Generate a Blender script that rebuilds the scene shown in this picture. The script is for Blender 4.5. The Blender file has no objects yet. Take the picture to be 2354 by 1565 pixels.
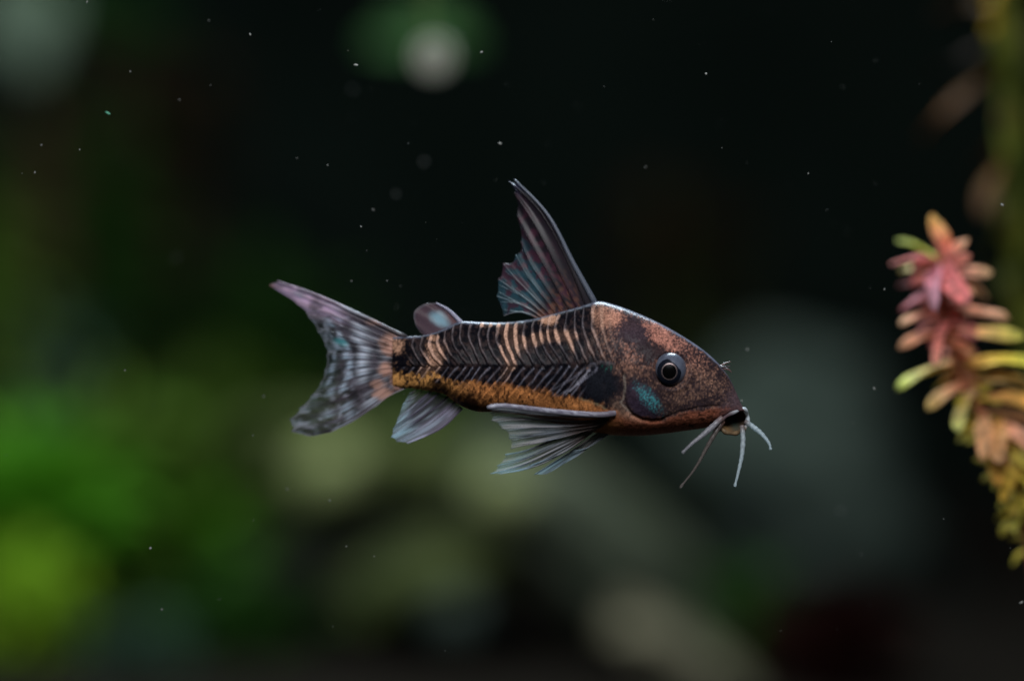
import bpy, math, random
import numpy as np
from mathutils import Vector, Matrix, noise as mnoise

# ------------------------------------------------------------------ camera, light, exposure
# 1 Blender unit = 1 cm (unit scale below); the fish is about 5 cm long
sc = bpy.context.scene
sc.unit_settings.system = 'METRIC'
sc.unit_settings.scale_length = 0.01
COL = sc.collection
DIST = 30.0                    # camera to the plane of the fish
PPU = 219.0                    # photo pixels per cm at the plane of the fish

cam_d = bpy.data.cameras.new('camera')
cam = bpy.data.objects.new('camera', cam_d)
COL.objects.link(cam)
cam.location = (0, -DIST, 0)
cam.rotation_euler = (math.radians(90), 0, 0)
cam_d.sensor_width = 36.0
cam_d.lens = 36.0 * DIST / (2354 / PPU)
cam_d.clip_start = 0.1
cam_d.clip_end = 1000
cam_d.dof.use_dof = True
cam_d.dof.focus_distance = DIST - 0.25
cam_d.dof.aperture_fstop = cam_d.lens * 1e-3 / 1.65     # 16.5 mm wide aperture
sc.camera = cam

world = bpy.data.worlds.new('World')
sc.world = world
world.use_nodes = True
wb = world.node_tree.nodes['Background']
wb.inputs[0].default_value = (0.30, 0.45, 0.50, 1)
wb.inputs[1].default_value = 0.03


def area(name, loc, target, sx, sy, power, color):
    d = bpy.data.lights.new(name, 'AREA')
    d.shape = 'RECTANGLE'
    d.size, d.size_y = sx, sy
    d.energy = power
    d.color = color
    o = bpy.data.objects.new(name, d)
    COL.objects.link(o)
    o.location = loc
    o.rotation_euler = (Vector(target) - Vector(loc)).to_track_quat('-Z', 'Y').to_euler()
    return o


area('tank_lamp_front', (2.5, -15.0, 12.5), (0.6, 0, 0), 12, 6, 4000, (0.97, 0.97, 1.0))
area('tank_lamp_middle', (1.5, 11.0, 11.0), (0.6, 0, 0), 9, 4, 5200, (0.72, 0.88, 1.0))
area('tank_lamp_rear', (-10.0, 24.0, 21.0), (-8.0, 33, -4), 30, 10, 11500, (0.95, 1.0, 0.93))

sc.view_settings.view_transform = 'Standard'
sc.view_settings.look = 'None'
sc.view_settings.gamma = 1.0
sc.view_settings.exposure = 0.0
sc.view_settings.use_curve_mapping = False
sc.cycles.use_denoising = True
sc.cycles.transparent_max_bounces = 24

random.seed(11)
RNG = np.random.default_rng(7)


# ------------------------------------------------------------------ helpers
def U(px, py, y=0.0):
    """Photo pixel at depth y -> point in the tank (cm)."""
    k = (DIST + y) / DIST / PPU
    return ((px - 1177.0) * k, y, (782.5 - py) * k)


def lin(c):
    c = np.asarray(c, float) / 255.0
    return np.where(c <= 0.04045, c / 12.92, ((c + 0.055) / 1.055) ** 2.4)


def sstep(a, b, x):
    t = np.clip((x - a) / (b - a), 0, 1)
    return t * t * (3 - 2 * t)


def vnoise(x, y, seed=0):
    x = np.asarray(x, float); y = np.asarray(y, float)
    xi = np.floor(x).astype(np.int64); yi = np.floor(y).astype(np.int64)
    fx = x - xi; fy = y - yi
    fx = fx * fx * (3 - 2 * fx); fy = fy * fy * (3 - 2 * fy)

    def h(a, b):
        n = (a * 374761393 + b * 668265263 + seed * 974634777) & 0xFFFFFFFF
        n = ((n ^ (n >> 13)) * 1274126177) & 0xFFFFFFFF
        n = n ^ (n >> 16)
        return (n & 0xFFFF) / 65535.0
    a = h(xi, yi); b = h(xi + 1, yi); c = h(xi, yi + 1); d = h(xi + 1, yi + 1)
    return (a * (1 - fx) + b * fx) * (1 - fy) + (c * (1 - fx) + d * fx) * fy


def fbm(x, y, seed=0, octaves=3):
    s = 0; amp = 1; tot = 0
    for i in range(octaves):
        s = s + amp * vnoise(x * 2 ** i + 17.3 * i, y * 2 ** i - 9.1 * i, seed + i)
        tot += amp; amp *= 0.5
    return s / tot


def crom(P, t):
    """Catmull-Rom through rows of P at parameters t in 0..len(P)-1."""
    P = np.asarray(P, float); t = np.asarray(t, float)
    n = len(P)
    Q = np.vstack([2 * P[0] - P[1], P, 2 * P[-1] - P[-2]])
    i = np.clip(np.floor(t).astype(int), 0, n - 2)
    f = (t - i)[:, None]
    a, b, c, d = Q[i], Q[i + 1], Q[i + 2], Q[i + 3]
    return 0.5 * (2 * b + (c - a) * f + (2 * a - 5 * b + 4 * c - d) * f ** 2 + (3 * b - a - 3 * c + d) * f ** 3)


def mesh_obj(name, V, F, mat=None, parent=None, colors=None, smooth=True):
    me = bpy.data.meshes.new(name)
    me.from_pydata([tuple(v) for v in V], [], [tuple(f) for f in F])
    if colors is not None:
        at = me.color_attributes.new('Col', 'FLOAT_COLOR', 'POINT')
        at.data.foreach_set('color', np.asarray(colors, np.float32).ravel())
    if smooth:
        me.polygons.foreach_set('use_smooth', np.ones(len(me.polygons), bool))
    me.update()
    o = bpy.data.objects.new(name, me)
    COL.objects.link(o)
    if mat:
        me.materials.append(mat)
    if parent:
        o.parent = parent
        o.matrix_parent_inverse = Matrix.Translation(-parent.location)
    return o


def empty(name, loc):
    o = bpy.data.objects.new(name, None)
    o.empty_display_size = 0.3
    COL.objects.link(o)
    o.location = loc
    return o


def tag(o, label=None, cat=None, group=None, kind=None):
    if label: o['label'] = label
    if cat: o['category'] = cat
    if group: o['group'] = group
    if kind: o['kind'] = kind
    return o


def new_mat(name):
    m = bpy.data.materials.new(name)
    m.use_nodes = True
    nt = m.node_tree
    nt.nodes['Principled BSDF'].inputs['Specular IOR Level'].default_value = 0.10   # wet surfaces under water barely mirror
    return m, nt, nt.nodes['Principled BSDF']


def noise_mat(name, c1, c2, scale=3.0, rough=0.7, bump=0.3, spec=0.3, translucent=0.0, detail=6):
    """Two tones of one surface mixed by noise, with a little relief."""
    m, nt, b = new_mat(name)
    tc = nt.nodes.new('ShaderNodeTexCoord')
    n = nt.nodes.new('ShaderNodeTexNoise')
    n.inputs['Scale'].default_value = scale
    n.inputs['Detail'].default_value = detail
    nt.links.new(tc.outputs['Object'], n.inputs['Vector'])
    r = nt.nodes.new('ShaderNodeValToRGB')
    r.color_ramp.elements[0].position = 0.35
    r.color_ramp.elements[1].position = 0.68
    r.color_ramp.elements[0].color = (*c1, 1)
    r.color_ramp.elements[1].color = (*c2, 1)
    nt.links.new(n.outputs['Fac'], r.inputs['Fac'])
    nt.links.new(r.outputs['Color'], b.inputs['Base Color'])
    b.inputs['Roughness'].default_value = rough
    b.inputs['Specular IOR Level'].default_value = spec * 0.3
    if bump:
        bp = nt.nodes.new('ShaderNodeBump')
        bp.inputs['Strength'].default_value = bump
        bp.inputs['Distance'].default_value = 0.1
        nt.links.new(n.outputs['Fac'], bp.inputs['Height'])
        nt.links.new(bp.outputs['Normal'], b.inputs['Normal'])
    if translucent:
        tr = nt.nodes.new('ShaderNodeBsdfTranslucent')
        nt.links.new(r.outputs['Color'], tr.inputs['Color'])
        mx = nt.nodes.new('ShaderNodeMixShader')
        mx.inputs[0].default_value = translucent
        nt.links.new(b.outputs[0], mx.inputs[1])
        nt.links.new(tr.outputs[0], mx.inputs[2])
        nt.links.new(mx.outputs[0], nt.nodes['Material Output'].inputs['Surface'])
    return m


def tube_geo(P, rad, sides=8, n=24):
    """Tapered round tube through points P (cm); rad(u) radius in cm."""
    P = np.asarray(P, float)
    C = crom(P, np.linspace(0, len(P) - 1, n))
    V, F = [], []
    T = np.gradient(C, axis=0)
    T /= np.linalg.norm(T, axis=1)[:, None] + 1e-12
    ref = np.array([0.13, 1.0, 0.21])
    nrm = ref - T[0] * ref.dot(T[0])
    for i in range(n):
        nrm = nrm - T[i] * nrm.dot(T[i])
        nrm /= np.linalg.norm(nrm) + 1e-12
        bi = np.cross(T[i], nrm)
        r = rad(i / (n - 1))
        for k in range(sides):
            a = 2 * math.pi * k / sides
            V.append(C[i] + r * (math.cos(a) * nrm + math.sin(a) * bi))
    for i in range(n - 1):
        for k in range(sides):
            a = i * sides + k; b = i * sides + (k + 1) % sides
            F.append((a, b, b + sides, a + sides))
    F.append(tuple(range(sides - 1, -1, -1)))
    F.append(tuple((n - 1) * sides + k for k in range(sides)))
    return np.array(V), F


# ------------------------------------------------------------------ the setting
FLOOR_Z = -7.6
soil = noise_mat('dark_soil', (0.004, 0.004, 0.0035), (0.014, 0.011, 0.009), 2.2, 0.9, 0.8)


def ground():
    nx, ny = 120, 90
    xs = np.linspace(-70, 70, nx); ys = np.linspace(-12, 75, ny)
    X, Y = np.meshgrid(xs, ys)
    Z = FLOOR_Z + 0.8 * (fbm(X / 7, Y / 7, 3) - 0.5) + 0.035 * np.clip(Y - 10, 0, None)
    V = np.stack([X, Y, Z], -1).reshape(-1, 3)
    F = [(j * nx + i, j * nx + i + 1, (j + 1) * nx + i + 1, (j + 1) * nx + i)
         for j in range(ny - 1) for i in range(nx - 1)]
    return tag(mesh_obj('substrate_ground', V, F, soil), kind='structure')


def floor_at(x, y):
    return float(FLOOR_Z + 0.8 * (fbm(np.array([x / 7]), np.array([y / 7]), 3)[0] - 0.5) + 0.035 * max(y - 10, 0))


ground()
wall_mat = noise_mat('black_back_film', (0.005, 0.009, 0.008), (0.010, 0.016, 0.014), 0.1, 0.9, 0.0, 0.05)
Vb = [(x, y, z) for y in (70.0, 71.0) for z in (-12.0, 45.0) for x in (-72.0, 72.0)]
tag(mesh_obj('tank_back_wall', Vb, [(0, 1, 3, 2), (4, 6, 7, 5), (0, 2, 6, 4), (1, 5, 7, 3), (2, 3, 7, 6), (0, 4, 5, 1)],
             wall_mat, smooth=False), kind='structure')


# ------------------------------------------------------------------ rocks
def rock(name, label, cat, mat, p, y, rx, rz, ry, tilt=0.0, seed=0, rough=0.22, to_floor=False, group=None):
    """Weathered stone: p pixel of its centre, rx/rz half sizes in photo pixels at depth y, ry half depth in cm."""
    k = (DIST + y) / DIST / PPU
    cx, cy, cz = U(p[0], p[1], y)
    nu, nv = 72, 44
    V, F = [], []
    off = Vector((seed * 3.7, seed * 1.9, seed * 5.3))
    for j in range(nv + 1):
        th = math.pi * j / nv
        for i in range(nu):
            ph = 2 * math.pi * i / nu
            d = Vector((math.sin(th) * math.cos(ph), math.sin(th) * math.sin(ph), math.cos(th)))
            e = 0.72                                         # squarish, quarried lumps
            q = Vector([math.copysign(abs(c) ** e, c) for c in d])
            n1 = mnoise.noise(d * 1.3 + off); n2 = mnoise.noise(d * 3.1 + off); n3 = mnoise.noise(d * 9.0 + off)
            q *= 1 + rough * n1 + rough * 0.45 * n2 + rough * 0.12 * n3
            x, yy, z = q.x * rx * k, q.y * ry, q.z * rz * k
            xr = x * math.cos(tilt) - z * math.sin(tilt)
            zr = x * math.sin(tilt) + z * math.cos(tilt)
            V.append((xr, yy, zr))
    for j in range(nv):
        for i in range(nu):
            a = j * nu + i; b = j * nu + (i + 1) % nu
            F.append((a, b, b + nu, a + nu))
    o = mesh_obj(name, V, F, mat)
    o.location = (cx, cy, cz)
    return tag(o, label, cat, group)


teal_stone = noise_mat('teal_grey_stone', (0.022, 0.034, 0.031), (0.060, 0.082, 0.074), 0.9, 0.85, 0.6)
moss_stone = noise_mat('olive_mossy_stone', (0.020, 0.032, 0.010), (0.075, 0.095, 0.034), 1.1, 0.9, 0.6)
pale_stone = noise_mat('pale_beige_stone', (0.10, 0.095, 0.065), (0.21, 0.20, 0.145), 1.1, 0.85, 0.5)
pebble_mat = noise_mat('pale_green_pebble', (0.14, 0.18, 0.070), (0.27, 0.31, 0.15), 0.8, 0.8, 0.4)
slab_stone = noise_mat('grey_green_stone', (0.040, 0.053, 0.038), (0.095, 0.115, 0.084), 0.8, 0.85, 0.6)

rock('boulder', 'tall dark teal-grey boulder standing behind the head of the catfish', 'rock', teal_stone,
     (1835, 1130), 44, 235, 330, 3.0, 0.50, 37, 0.40)
rock('slab_rock', 'long grey-green rock slab leaning down from behind the pelvic fins', 'rock', slab_stone,
     (1390, 1290), 32, 410, 140, 2.4, -0.76, 5)
rock('low_stone', 'pale beige stone lying low at the foot of the leaning slab', 'rock', pale_stone,
     (1590, 1540), 28, 220, 62, 2.0, -0.62, 9)
dark_stone = noise_mat('black_stone', (0.004, 0.005, 0.004), (0.012, 0.014, 0.010), 0.9, 0.9, 0.6)
rock('boulder', 'nearly black boulder carrying the mossy rocks below the tail', 'rock', dark_stone,
     (900, 1400), 36, 300, 250, 3.5, 0.05, 17)
rock('mossy_rock', 'low olive mossy rock behind the tail and anal fin', 'rock', moss_stone,
     (880, 1060), 36, 330, 110, 2.5, -0.12, 4)
rock('mossy_rock', 'dim grey-green mossy rock below the two pale pebbles', 'rock', moss_stone,
     (960, 1340), 31.5, 190, 80, 2.0, 0.25, 14)
rock('pebble', 'pale round green-grey pebble below the lower tail lobe', 'pebble', pebble_mat,
     (762, 1085), 33.2, 82, 70, 1.2, 0.1, 7, 0.1)
rock('pebble', 'pale green-grey pebble below the tips of the pelvic fins', 'pebble', pebble_mat,
     (1160, 1135), 29, 72, 66, 0.9, -0.6, 12, 0.1)
rock('pebble', 'small teal-grey pebble in front of the dark gap under the slab', 'pebble', teal_stone,
     (1050, 1420), 30.0, 65, 60, 1.2, 0.4, 21, 0.1)


# ------------------------------------------------------------------ blurred plants
def leaf_geo(L, W, bend=0.2, nu=7, nv=5, fold=0.12, blunt=1.0, strap=False):
    """Leaf blade along +x with midrib fold; returns verts, faces."""
    V, F = [], []
    for i in range(nu):
        u = i / (nu - 1)
        w = W * 0.5 * (max(0.05, math.sin(math.pi * min(1, u ** (0.75 * (blunt or 1))))) ** 0.75 if 0 < u < 1 else 0.05)
        if blunt == 0:                                       # round blade
            w = W * 0.5 * max(0.05, math.sqrt(max(0, 1 - (2 * u - 1) ** 2)))
        if strap:                                            # strap-shaped blade with a round tip
            w = W * 0.5 * (0.35 + 0.65 * min(1, u / 0.4) ** 0.8) * max(0.12, math.sqrt(max(0, 1 - u ** 5)))
        for j in range(nv):
            s = 2 * j / (nv - 1) - 1
            V.append((u * L, s * w, -bend * L * u * u + fold * W * (abs(s) ** 1.5) * math.sin(math.pi * u)))
    for i in range(nu - 1):
        for j in range(nv - 1):
            a = i * nv + j
            F.append((a, a + 1, a + nv + 1, a + nv))
    return np.array(V), F


def rot_to(d, roll=0.0):
    q = Vector(d).normalized().to_track_quat('X', 'Z')
    return np.array((q.to_matrix() @ Matrix.Rotation(roll, 3, 'X')))


def bush(name, label, mat, stem_mat, p, y, r, rz, n, leaf=(0.9, 0.42), group=None, seed=0, stems=5, cat='plant'):
    """Bushy water plant: stems from the soil carrying a crown of small leaves centred on pixel p at depth y."""
    rnd = random.Random(seed * 77 + 5)
    k = (DIST + y) / DIST / PPU
    cx, cy, cz = U(p[0], p[1], y)
    R, RZ = r * k, rz * k
    fz = floor_at(cx, cy)
    root = empty(name, (cx, cy, fz))
    tag(root, label, cat, group)
    V0, F0 = leaf_geo(1, 1, 0.22, 5, 3)
    V, F, o = [], [], 0
    tops = []
    for s in range(stems):
        a = rnd.uniform(0, 6.283); q = math.sqrt(rnd.random())
        tx = cx + R * 0.6 * q * math.cos(a); ty = cy + R * 0.6 * q * math.sin(a)
        tz = cz + RZ * rnd.uniform(0.3, 0.85)
        bx = cx + (tx - cx) * 0.35; by = cy + (ty - cy) * 0.35
        z0 = fz - 0.2
        if tz < z0 + 1: tz = z0 + 1
        pts = [(bx, by, z0), (bx + 0.3 * (tx - bx) + rnd.uniform(-.2, .2), by + 0.3 * (ty - by), z0 + 0.4 * (tz - z0)),
               (bx + 0.8 * (tx - bx), by + 0.8 * (ty - by) + rnd.uniform(-.2, .2), z0 + 0.75 * (tz - z0)), (tx, ty, tz)]
        sv, sf = tube_geo(pts, lambda u: 0.09 * (1 - 0.6 * u), 6, 12)
        mesh_obj('stem', sv, sf, stem_mat, root)
        tops.append(crom(np.array(pts), np.linspace(0, 3, 40)))
    for i in range(n):
        # leaves cluster round points of the stems inside the crown, with clumps and gaps
        st = tops[rnd.randrange(stems)]
        b = st[min(39, int(40 * (1 - rnd.random() ** 1.6 * 0.75)))]
        g = np.array([rnd.gauss(0, 1), rnd.gauss(0, 1), rnd.gauss(0, 0.8)])
        c = np.array([cx, cy, cz])
        d = g / (np.linalg.norm(g) + 1e-9)
        pos = 0.45 * b + 0.55 * (c + d * np.array([R, R, RZ]) * rnd.random() ** 0.5)
        out = (pos - c) / np.array([R, R, RZ]) + np.array([0, 0, 0.5]) + 0.5 * g
        M = rot_to(out, rnd.uniform(-0.8, 0.8))
        sl = leaf[0] * rnd.uniform(0.6, 1.25)
        sw = leaf[1] * rnd.uniform(0.7, 1.2)
        v = V0 * np.array([sl, sw, sl])
        V.append(v @ M.T + pos)
        F += [tuple(x + o for x in f) for f in F0]
        o += len(V0)
    cr = mesh_obj('foliage', np.vstack(V), F, mat, root)
    cr['kind'] = 'stuff'
    return root


g_yel = noise_mat('yellow_green_leaf', (0.20, 0.42, 0.02), (0.46, 0.68, 0.07), 2, 0.6, 0.1, 0.3, 0.35)
g_sat = noise_mat('bright_green_leaf', (0.045, 0.20, 0.010), (0.14, 0.42, 0.025), 2, 0.6, 0.1, 0.3, 0.35)
g_mid = noise_mat('olive_green_leaf', (0.055, 0.115, 0.015), (0.13, 0.23, 0.035), 2, 0.6, 0.1, 0.3, 0.3)
g_drk = noise_mat('dark_green_leaf', (0.022, 0.075, 0.015), (0.055, 0.15, 0.03), 2, 0.6, 0.1, 0.3, 0.3)
g_tea = noise_mat('blue_green_leaf', (0.05, 0.10, 0.075), (0.10, 0.19, 0.14), 2, 0.6, 0.1, 0.3, 0.3)
g_red = noise_mat('dark_red_leaf', (0.018, 0.005, 0.005), (0.04, 0.011, 0.010), 2, 0.6, 0.1, 0.3, 0.3)
g_brn = noise_mat('brown_leaf', (0.025, 0.016, 0.010), (0.05, 0.03, 0.016), 2, 0.6, 0.1, 0.3, 0.3)
stem_g = noise_mat('green_stem', (0.04, 0.08, 0.02), (0.09, 0.14, 0.04), 4, 0.6, 0.1)
stem_b = noise_mat('brown_stem', (0.05, 0.035, 0.02), (0.09, 0.06, 0.03), 4, 0.6, 0.1)
GL = 'blurred water plants behind the catfish'
bush('bushy_plant', 'bright yellow-green bushy plant low beside the dark hollow', g_yel, stem_g, (35, 1400), 30, 140, 120, 330, group=GL, seed=1)
bush('bushy_plant', 'saturated green bushy plant above the yellow-green one', g_sat, stem_g, (40, 1180), 33, 230, 170, 230, (1.5, 0.7), group=GL, seed=2)
bush('bushy_plant', 'lime green plant growing under the yellow-green bush', g_yel, stem_g, (55, 1560), 31, 130, 70, 170, group=GL, seed=3, stems=3)
bush('bushy_plant', 'olive green bushy plant next to the saturated green bush', g_mid, stem_g, (260, 1150), 36, 200, 190, 190, (1.6, 0.75), group=GL, seed=4)
bush('bushy_plant', 'fresh green leafy tuft reaching toward the lower tail lobe', g_sat, stem_g, (345, 1045), 42, 100, 80, 100, group=GL, seed=5)
bush('bushy_plant', 'green leafy plant in front of the dark hollow', g_sat, stem_g, (400, 1285), 38, 150, 85, 80, (1.5, 0.7), group=GL, seed=6)
bush('bushy_plant', 'dim blue-green plant above the green bushes', g_tea, stem_g, (115, 770), 44, 75, 75, 70, group=GL, seed=7)
bush('bushy_plant', 'tall dark green plant with a bright tip above the bushes', g_mid, stem_g, (10, 640), 40, 80, 150, 150, group=GL, seed=8)
bush('bushy_plant', 'dark green plant spreading along the bottom by the hollow', g_drk, stem_g, (560, 1500), 33, 190, 110, 130, (1.5, 0.7), group=GL, seed=9)
bush('bushy_plant', 'blue-green tuft under the dark hollow', g_tea, stem_g, (320, 1540), 30, 90, 55, 110, group=GL, seed=10, stems=3)
bush('bushy_plant', 'dark red bushy plant beside the pale beige stone', g_red, stem_b, (1930, 1500), 28, 190, 110, 260, group=GL, seed=11)
bush('bushy_plant', 'dim olive plant behind the tail of the catfish', g_mid, stem_g, (600, 985), 44, 110, 80, 120, group=GL, seed=12)
bush('bushy_plant', 'dark brownish plant high above the green bushes', g_brn, stem_b, (80, 350), 46, 130, 110, 90, group=GL, seed=13)
bush('bushy_plant', 'small dim green plant on the near side of the pale stone', g_drk, stem_g, (1720, 1390), 30, 70, 70, 60, group=GL, seed=14)


for i, (p, y, r, rz, n, m, lb) in enumerate((
        ((120, 560), 54, 330, 300, 330, g_drk, 'dim dark green thicket rising behind the green bushes'),
        ((520, 1120), 52, 330, 250, 420, g_mid, 'dim olive thicket behind the tail of the catfish'),
        ((330, 260), 58, 330, 200, 150, g_brn, 'very dim brownish thicket high up against the dark wall'),
        ((1010, 1120), 50, 300, 190, 330, g_drk, 'dim green thicket behind the belly of the catfish'),
        ((1560, 620), 60, 260, 240, 110, g_brn, 'barely visible thicket behind the forehead of the catfish'),
        ((620, 780), 60, 300, 240, 190, g_drk, 'very dim green thicket behind the forked tail'),
        ((2000, 1350), 50, 230, 120, 200, g_red, 'dim reddish thicket behind the foot of the tall boulder'))):
    bush('thicket_plant', lb, m, stem_g, p, y, r, rz, n, (1.5, 0.6), GL, 40 + i, 7)


def broad_leaf(parent, mat, p0, p1, W, y, roll=0.0, bend=0.1, blunt=1.0, stalk=None, smat=None, fold=0.1):
    a = np.array(U(*p0, y)); b = np.array(U(*p1, y))
    L = np.linalg.norm(b - a)
    k = (DIST + y) / DIST / PPU
    V, F = leaf_geo(L, W * k, bend, 11, 7, fold, blunt)
    q = Vector(b - a).normalized()
    # blade turned so its face looks toward the camera, then rolled
    zax = Vector((0, -1, 0)); zax = (zax - q * zax.dot(q)).normalized()
    yax = zax.cross(q)
    M = Matrix((q, yax, zax)).transposed() @ Matrix.Rotation(roll, 3, 'X')
    V = V @ np.array(M).T + a
    o = mesh_obj('leaf', V, F, mat, parent)
    md = o.modifiers.new('thickness', 'SOLIDIFY'); md.thickness = 0.03; md.offset = 0
    return o


# floating plants whose leaves hang down from the surface
glint_disc = noise_mat('pale_glint_disc', (0.34, 0.35, 0.29), (0.54, 0.54, 0.47), 1.2, 0.6, 0.2, 0.4, 0.3)  # pale disc colour stands in for a bright glint blurred round
grey_green = noise_mat('grey_green_leaf', (0.045, 0.07, 0.055), (0.09, 0.13, 0.10), 0.8, 0.6, 0.2, 0.4, 0.3)
deep_green = noise_mat('deep_green_leaf', (0.02, 0.075, 0.022), (0.045, 0.14, 0.035), 1.2, 0.5, 0.2, 0.4, 0.3)


def hanging(name, label, y, stalk, leaves, smat):
    top = U(*stalk[0], y)
    root = tag(empty(name, top), label, 'plant', 'plants hanging from the surface')
    sv, sf = tube_geo([U(*q, y) for q in stalk], lambda u: 0.11 * (1 - 0.5 * u), 8, 16)
    mesh_obj('stem', sv, sf, smat, root)
    for (m, p0, p1, W, roll, blunt, dy) in leaves:
        broad_leaf(root, m, p0, p1, W, y + dy, roll, 0.08, blunt)
    return root


hanging('floating_plant', 'hanging plant with a deep green leaf and a round pale disc imitating a blurred glint', 10,
        [(985, -220), (978, -60), (984, 80)],
        [(deep_green, (1075, 60), (835, 95), 110, 0.25, 1.0, 14), (glint_disc, (990, 85), (1004, 178), 96, 0.1, 0, -0.4),
         (deep_green, (985, 50), (1110, 110), 85, -0.3, 1.0, 13)], stem_g)
hanging('floating_plant', 'hanging plant with large pale grey-green leaves above the dim thickets', 36,
        [(60, -260), (70, -120), (75, -20)],
        [(grey_green, (80, -60), (70, 190), 190, 0.3, 0.9, 0), (grey_green, (60, -60), (-60, 130), 150, -0.2, 1.0, 0.8),
         (deep_green, (90, -40), (420, 95), 130, 0.8, 1.0, 1.2)], stem_g)


# ------------------------------------------------------------------ plants along the right side
def leaf_mat(name):
    """Blade coloured by its own pigment attribute (base -> tip), half translucent."""
    m, nt, b = new_mat(name)
    a = nt.nodes.new('ShaderNodeAttribute'); a.attribute_name = 'Col'
    tc = nt.nodes.new('ShaderNodeTexCoord')
    nz = nt.nodes.new('ShaderNodeTexNoise'); nz.inputs['Scale'].default_value = 9; nz.inputs['Detail'].default_value = 5
    nt.links.new(tc.outputs['Object'], nz.inputs['Vector'])
    mr = nt.nodes.new('ShaderNodeMapRange')
    mr.inputs['From Min'].default_value = 0.35; mr.inputs['From Max'].default_value = 0.65
    mr.inputs['To Min'].default_value = 0.65; mr.inputs['To Max'].default_value = 1.35
    nt.links.new(nz.outputs['Fac'], mr.inputs['Value'])
    mu = nt.nodes.new('ShaderNodeVectorMath'); mu.operation = 'SCALE'
    nt.links.new(a.outputs['Color'], mu.inputs[0]); nt.links.new(mr.outputs[0], mu.inputs['Scale'])
    nt.links.new(mu.outputs[0], b.inputs['Base Color'])
    b.inputs['Roughness'].default_value = 0.5
    b.inputs['Specular IOR Level'].default_value = 0.02
    tr = nt.nodes.new('ShaderNodeBsdfTranslucent')
    nt.links.new(mu.outputs[0], tr.inputs['Color'])
    mx = nt.nodes.new('ShaderNodeMixShader'); mx.inputs[0].default_value = 0.35
    nt.links.new(b.outputs[0], mx.inputs[1]); nt.links.new(tr.outputs[0], mx.inputs[2])
    nt.links.new(mx.outputs[0], nt.nodes['Material Output'].inputs['Surface'])
    return m


LEAFM = leaf_mat('stem_plant_leaf')


def z5(x, y):
    return (1980 + x / 1.957, 440 + y / 1.957)


def stem_leaf(parent, p0, p1, W, y, c0, c1, dy=0.0, roll=0.0, bend=0.12, gain=1.45, blunt=0.85):
    """One leaf of a stem plant from pixel p0 (at stem) to p1 (tip), W pixels wide; the tip is dy cm nearer or farther."""
    a = np.array(U(*p0, y)); b = np.array(U(*p1, y + dy))
    L = np.linalg.norm(b - a)
    k = (DIST + y) / DIST / PPU
    hsh = math.sin(p1[0] * 12.9 + p1[1] * 78.2) * 43758.5
    hsh -= math.floor(hsh)
    bend = bend + 0.25 * (hsh - 0.5)
    roll = roll + 0.5 * (hsh * 7 % 1 - 0.5)
    V, F = leaf_geo(L, W * k, bend, 14, 7, 0.10 + 0.12 * hsh, blunt, True)
    V[:, 1] += W * k * 0.22 * np.sin(V[:, 0] / L * 3.0 + hsh * 6)      # slightly wavy blade
    V[:, 2] += W * k * 0.10 * np.sin(V[:, 0] / L * 7.0 + hsh * 9) * np.sign(V[:, 1])
    t = np.clip(V[:, 0] / L, 0, 1)[:, None]
    s = np.abs(np.tile(np.linspace(-1, 1, 7), 14))[:, None]
    col = lin(c0) * (1 - t) + lin(c1) * t
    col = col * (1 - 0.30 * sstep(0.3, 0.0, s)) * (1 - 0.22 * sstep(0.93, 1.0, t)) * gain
    q = Vector(b - a).normalized()
    zax = Vector((0, -0.45, 0.9)); zax = (zax - q * zax.dot(q))
    if zax.length < 0.2: zax = Vector((0, -1, 0)) - q * Vector((0, -1, 0)).dot(q)
    zax.normalize()
    yax = zax.cross(q)
    M = Matrix((q, yax, zax)).transposed() @ Matrix.Rotation(roll, 3, 'X')
    Vw = V @ np.array(M).T + a
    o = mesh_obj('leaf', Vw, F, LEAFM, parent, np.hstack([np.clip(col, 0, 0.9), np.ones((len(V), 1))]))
    md = o.modifiers.new('thickness', 'SOLIDIFY'); md.thickness = 0.012; md.offset = 0
    return o


PINK, SALM, TAN = (225, 130, 125), (215, 140, 115), (200, 155, 110)
YG, YEL, OLV, DPK, BRN = (195, 195, 90), (205, 175, 70), (150, 140, 45), (165, 90, 90), (150, 100, 60)
LIL = (200, 150, 165)


def dusty(c):
    g = sum(c) / 3.0
    return tuple(0.97 * (0.90 * q + 0.10 * g) for q in c)


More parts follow.
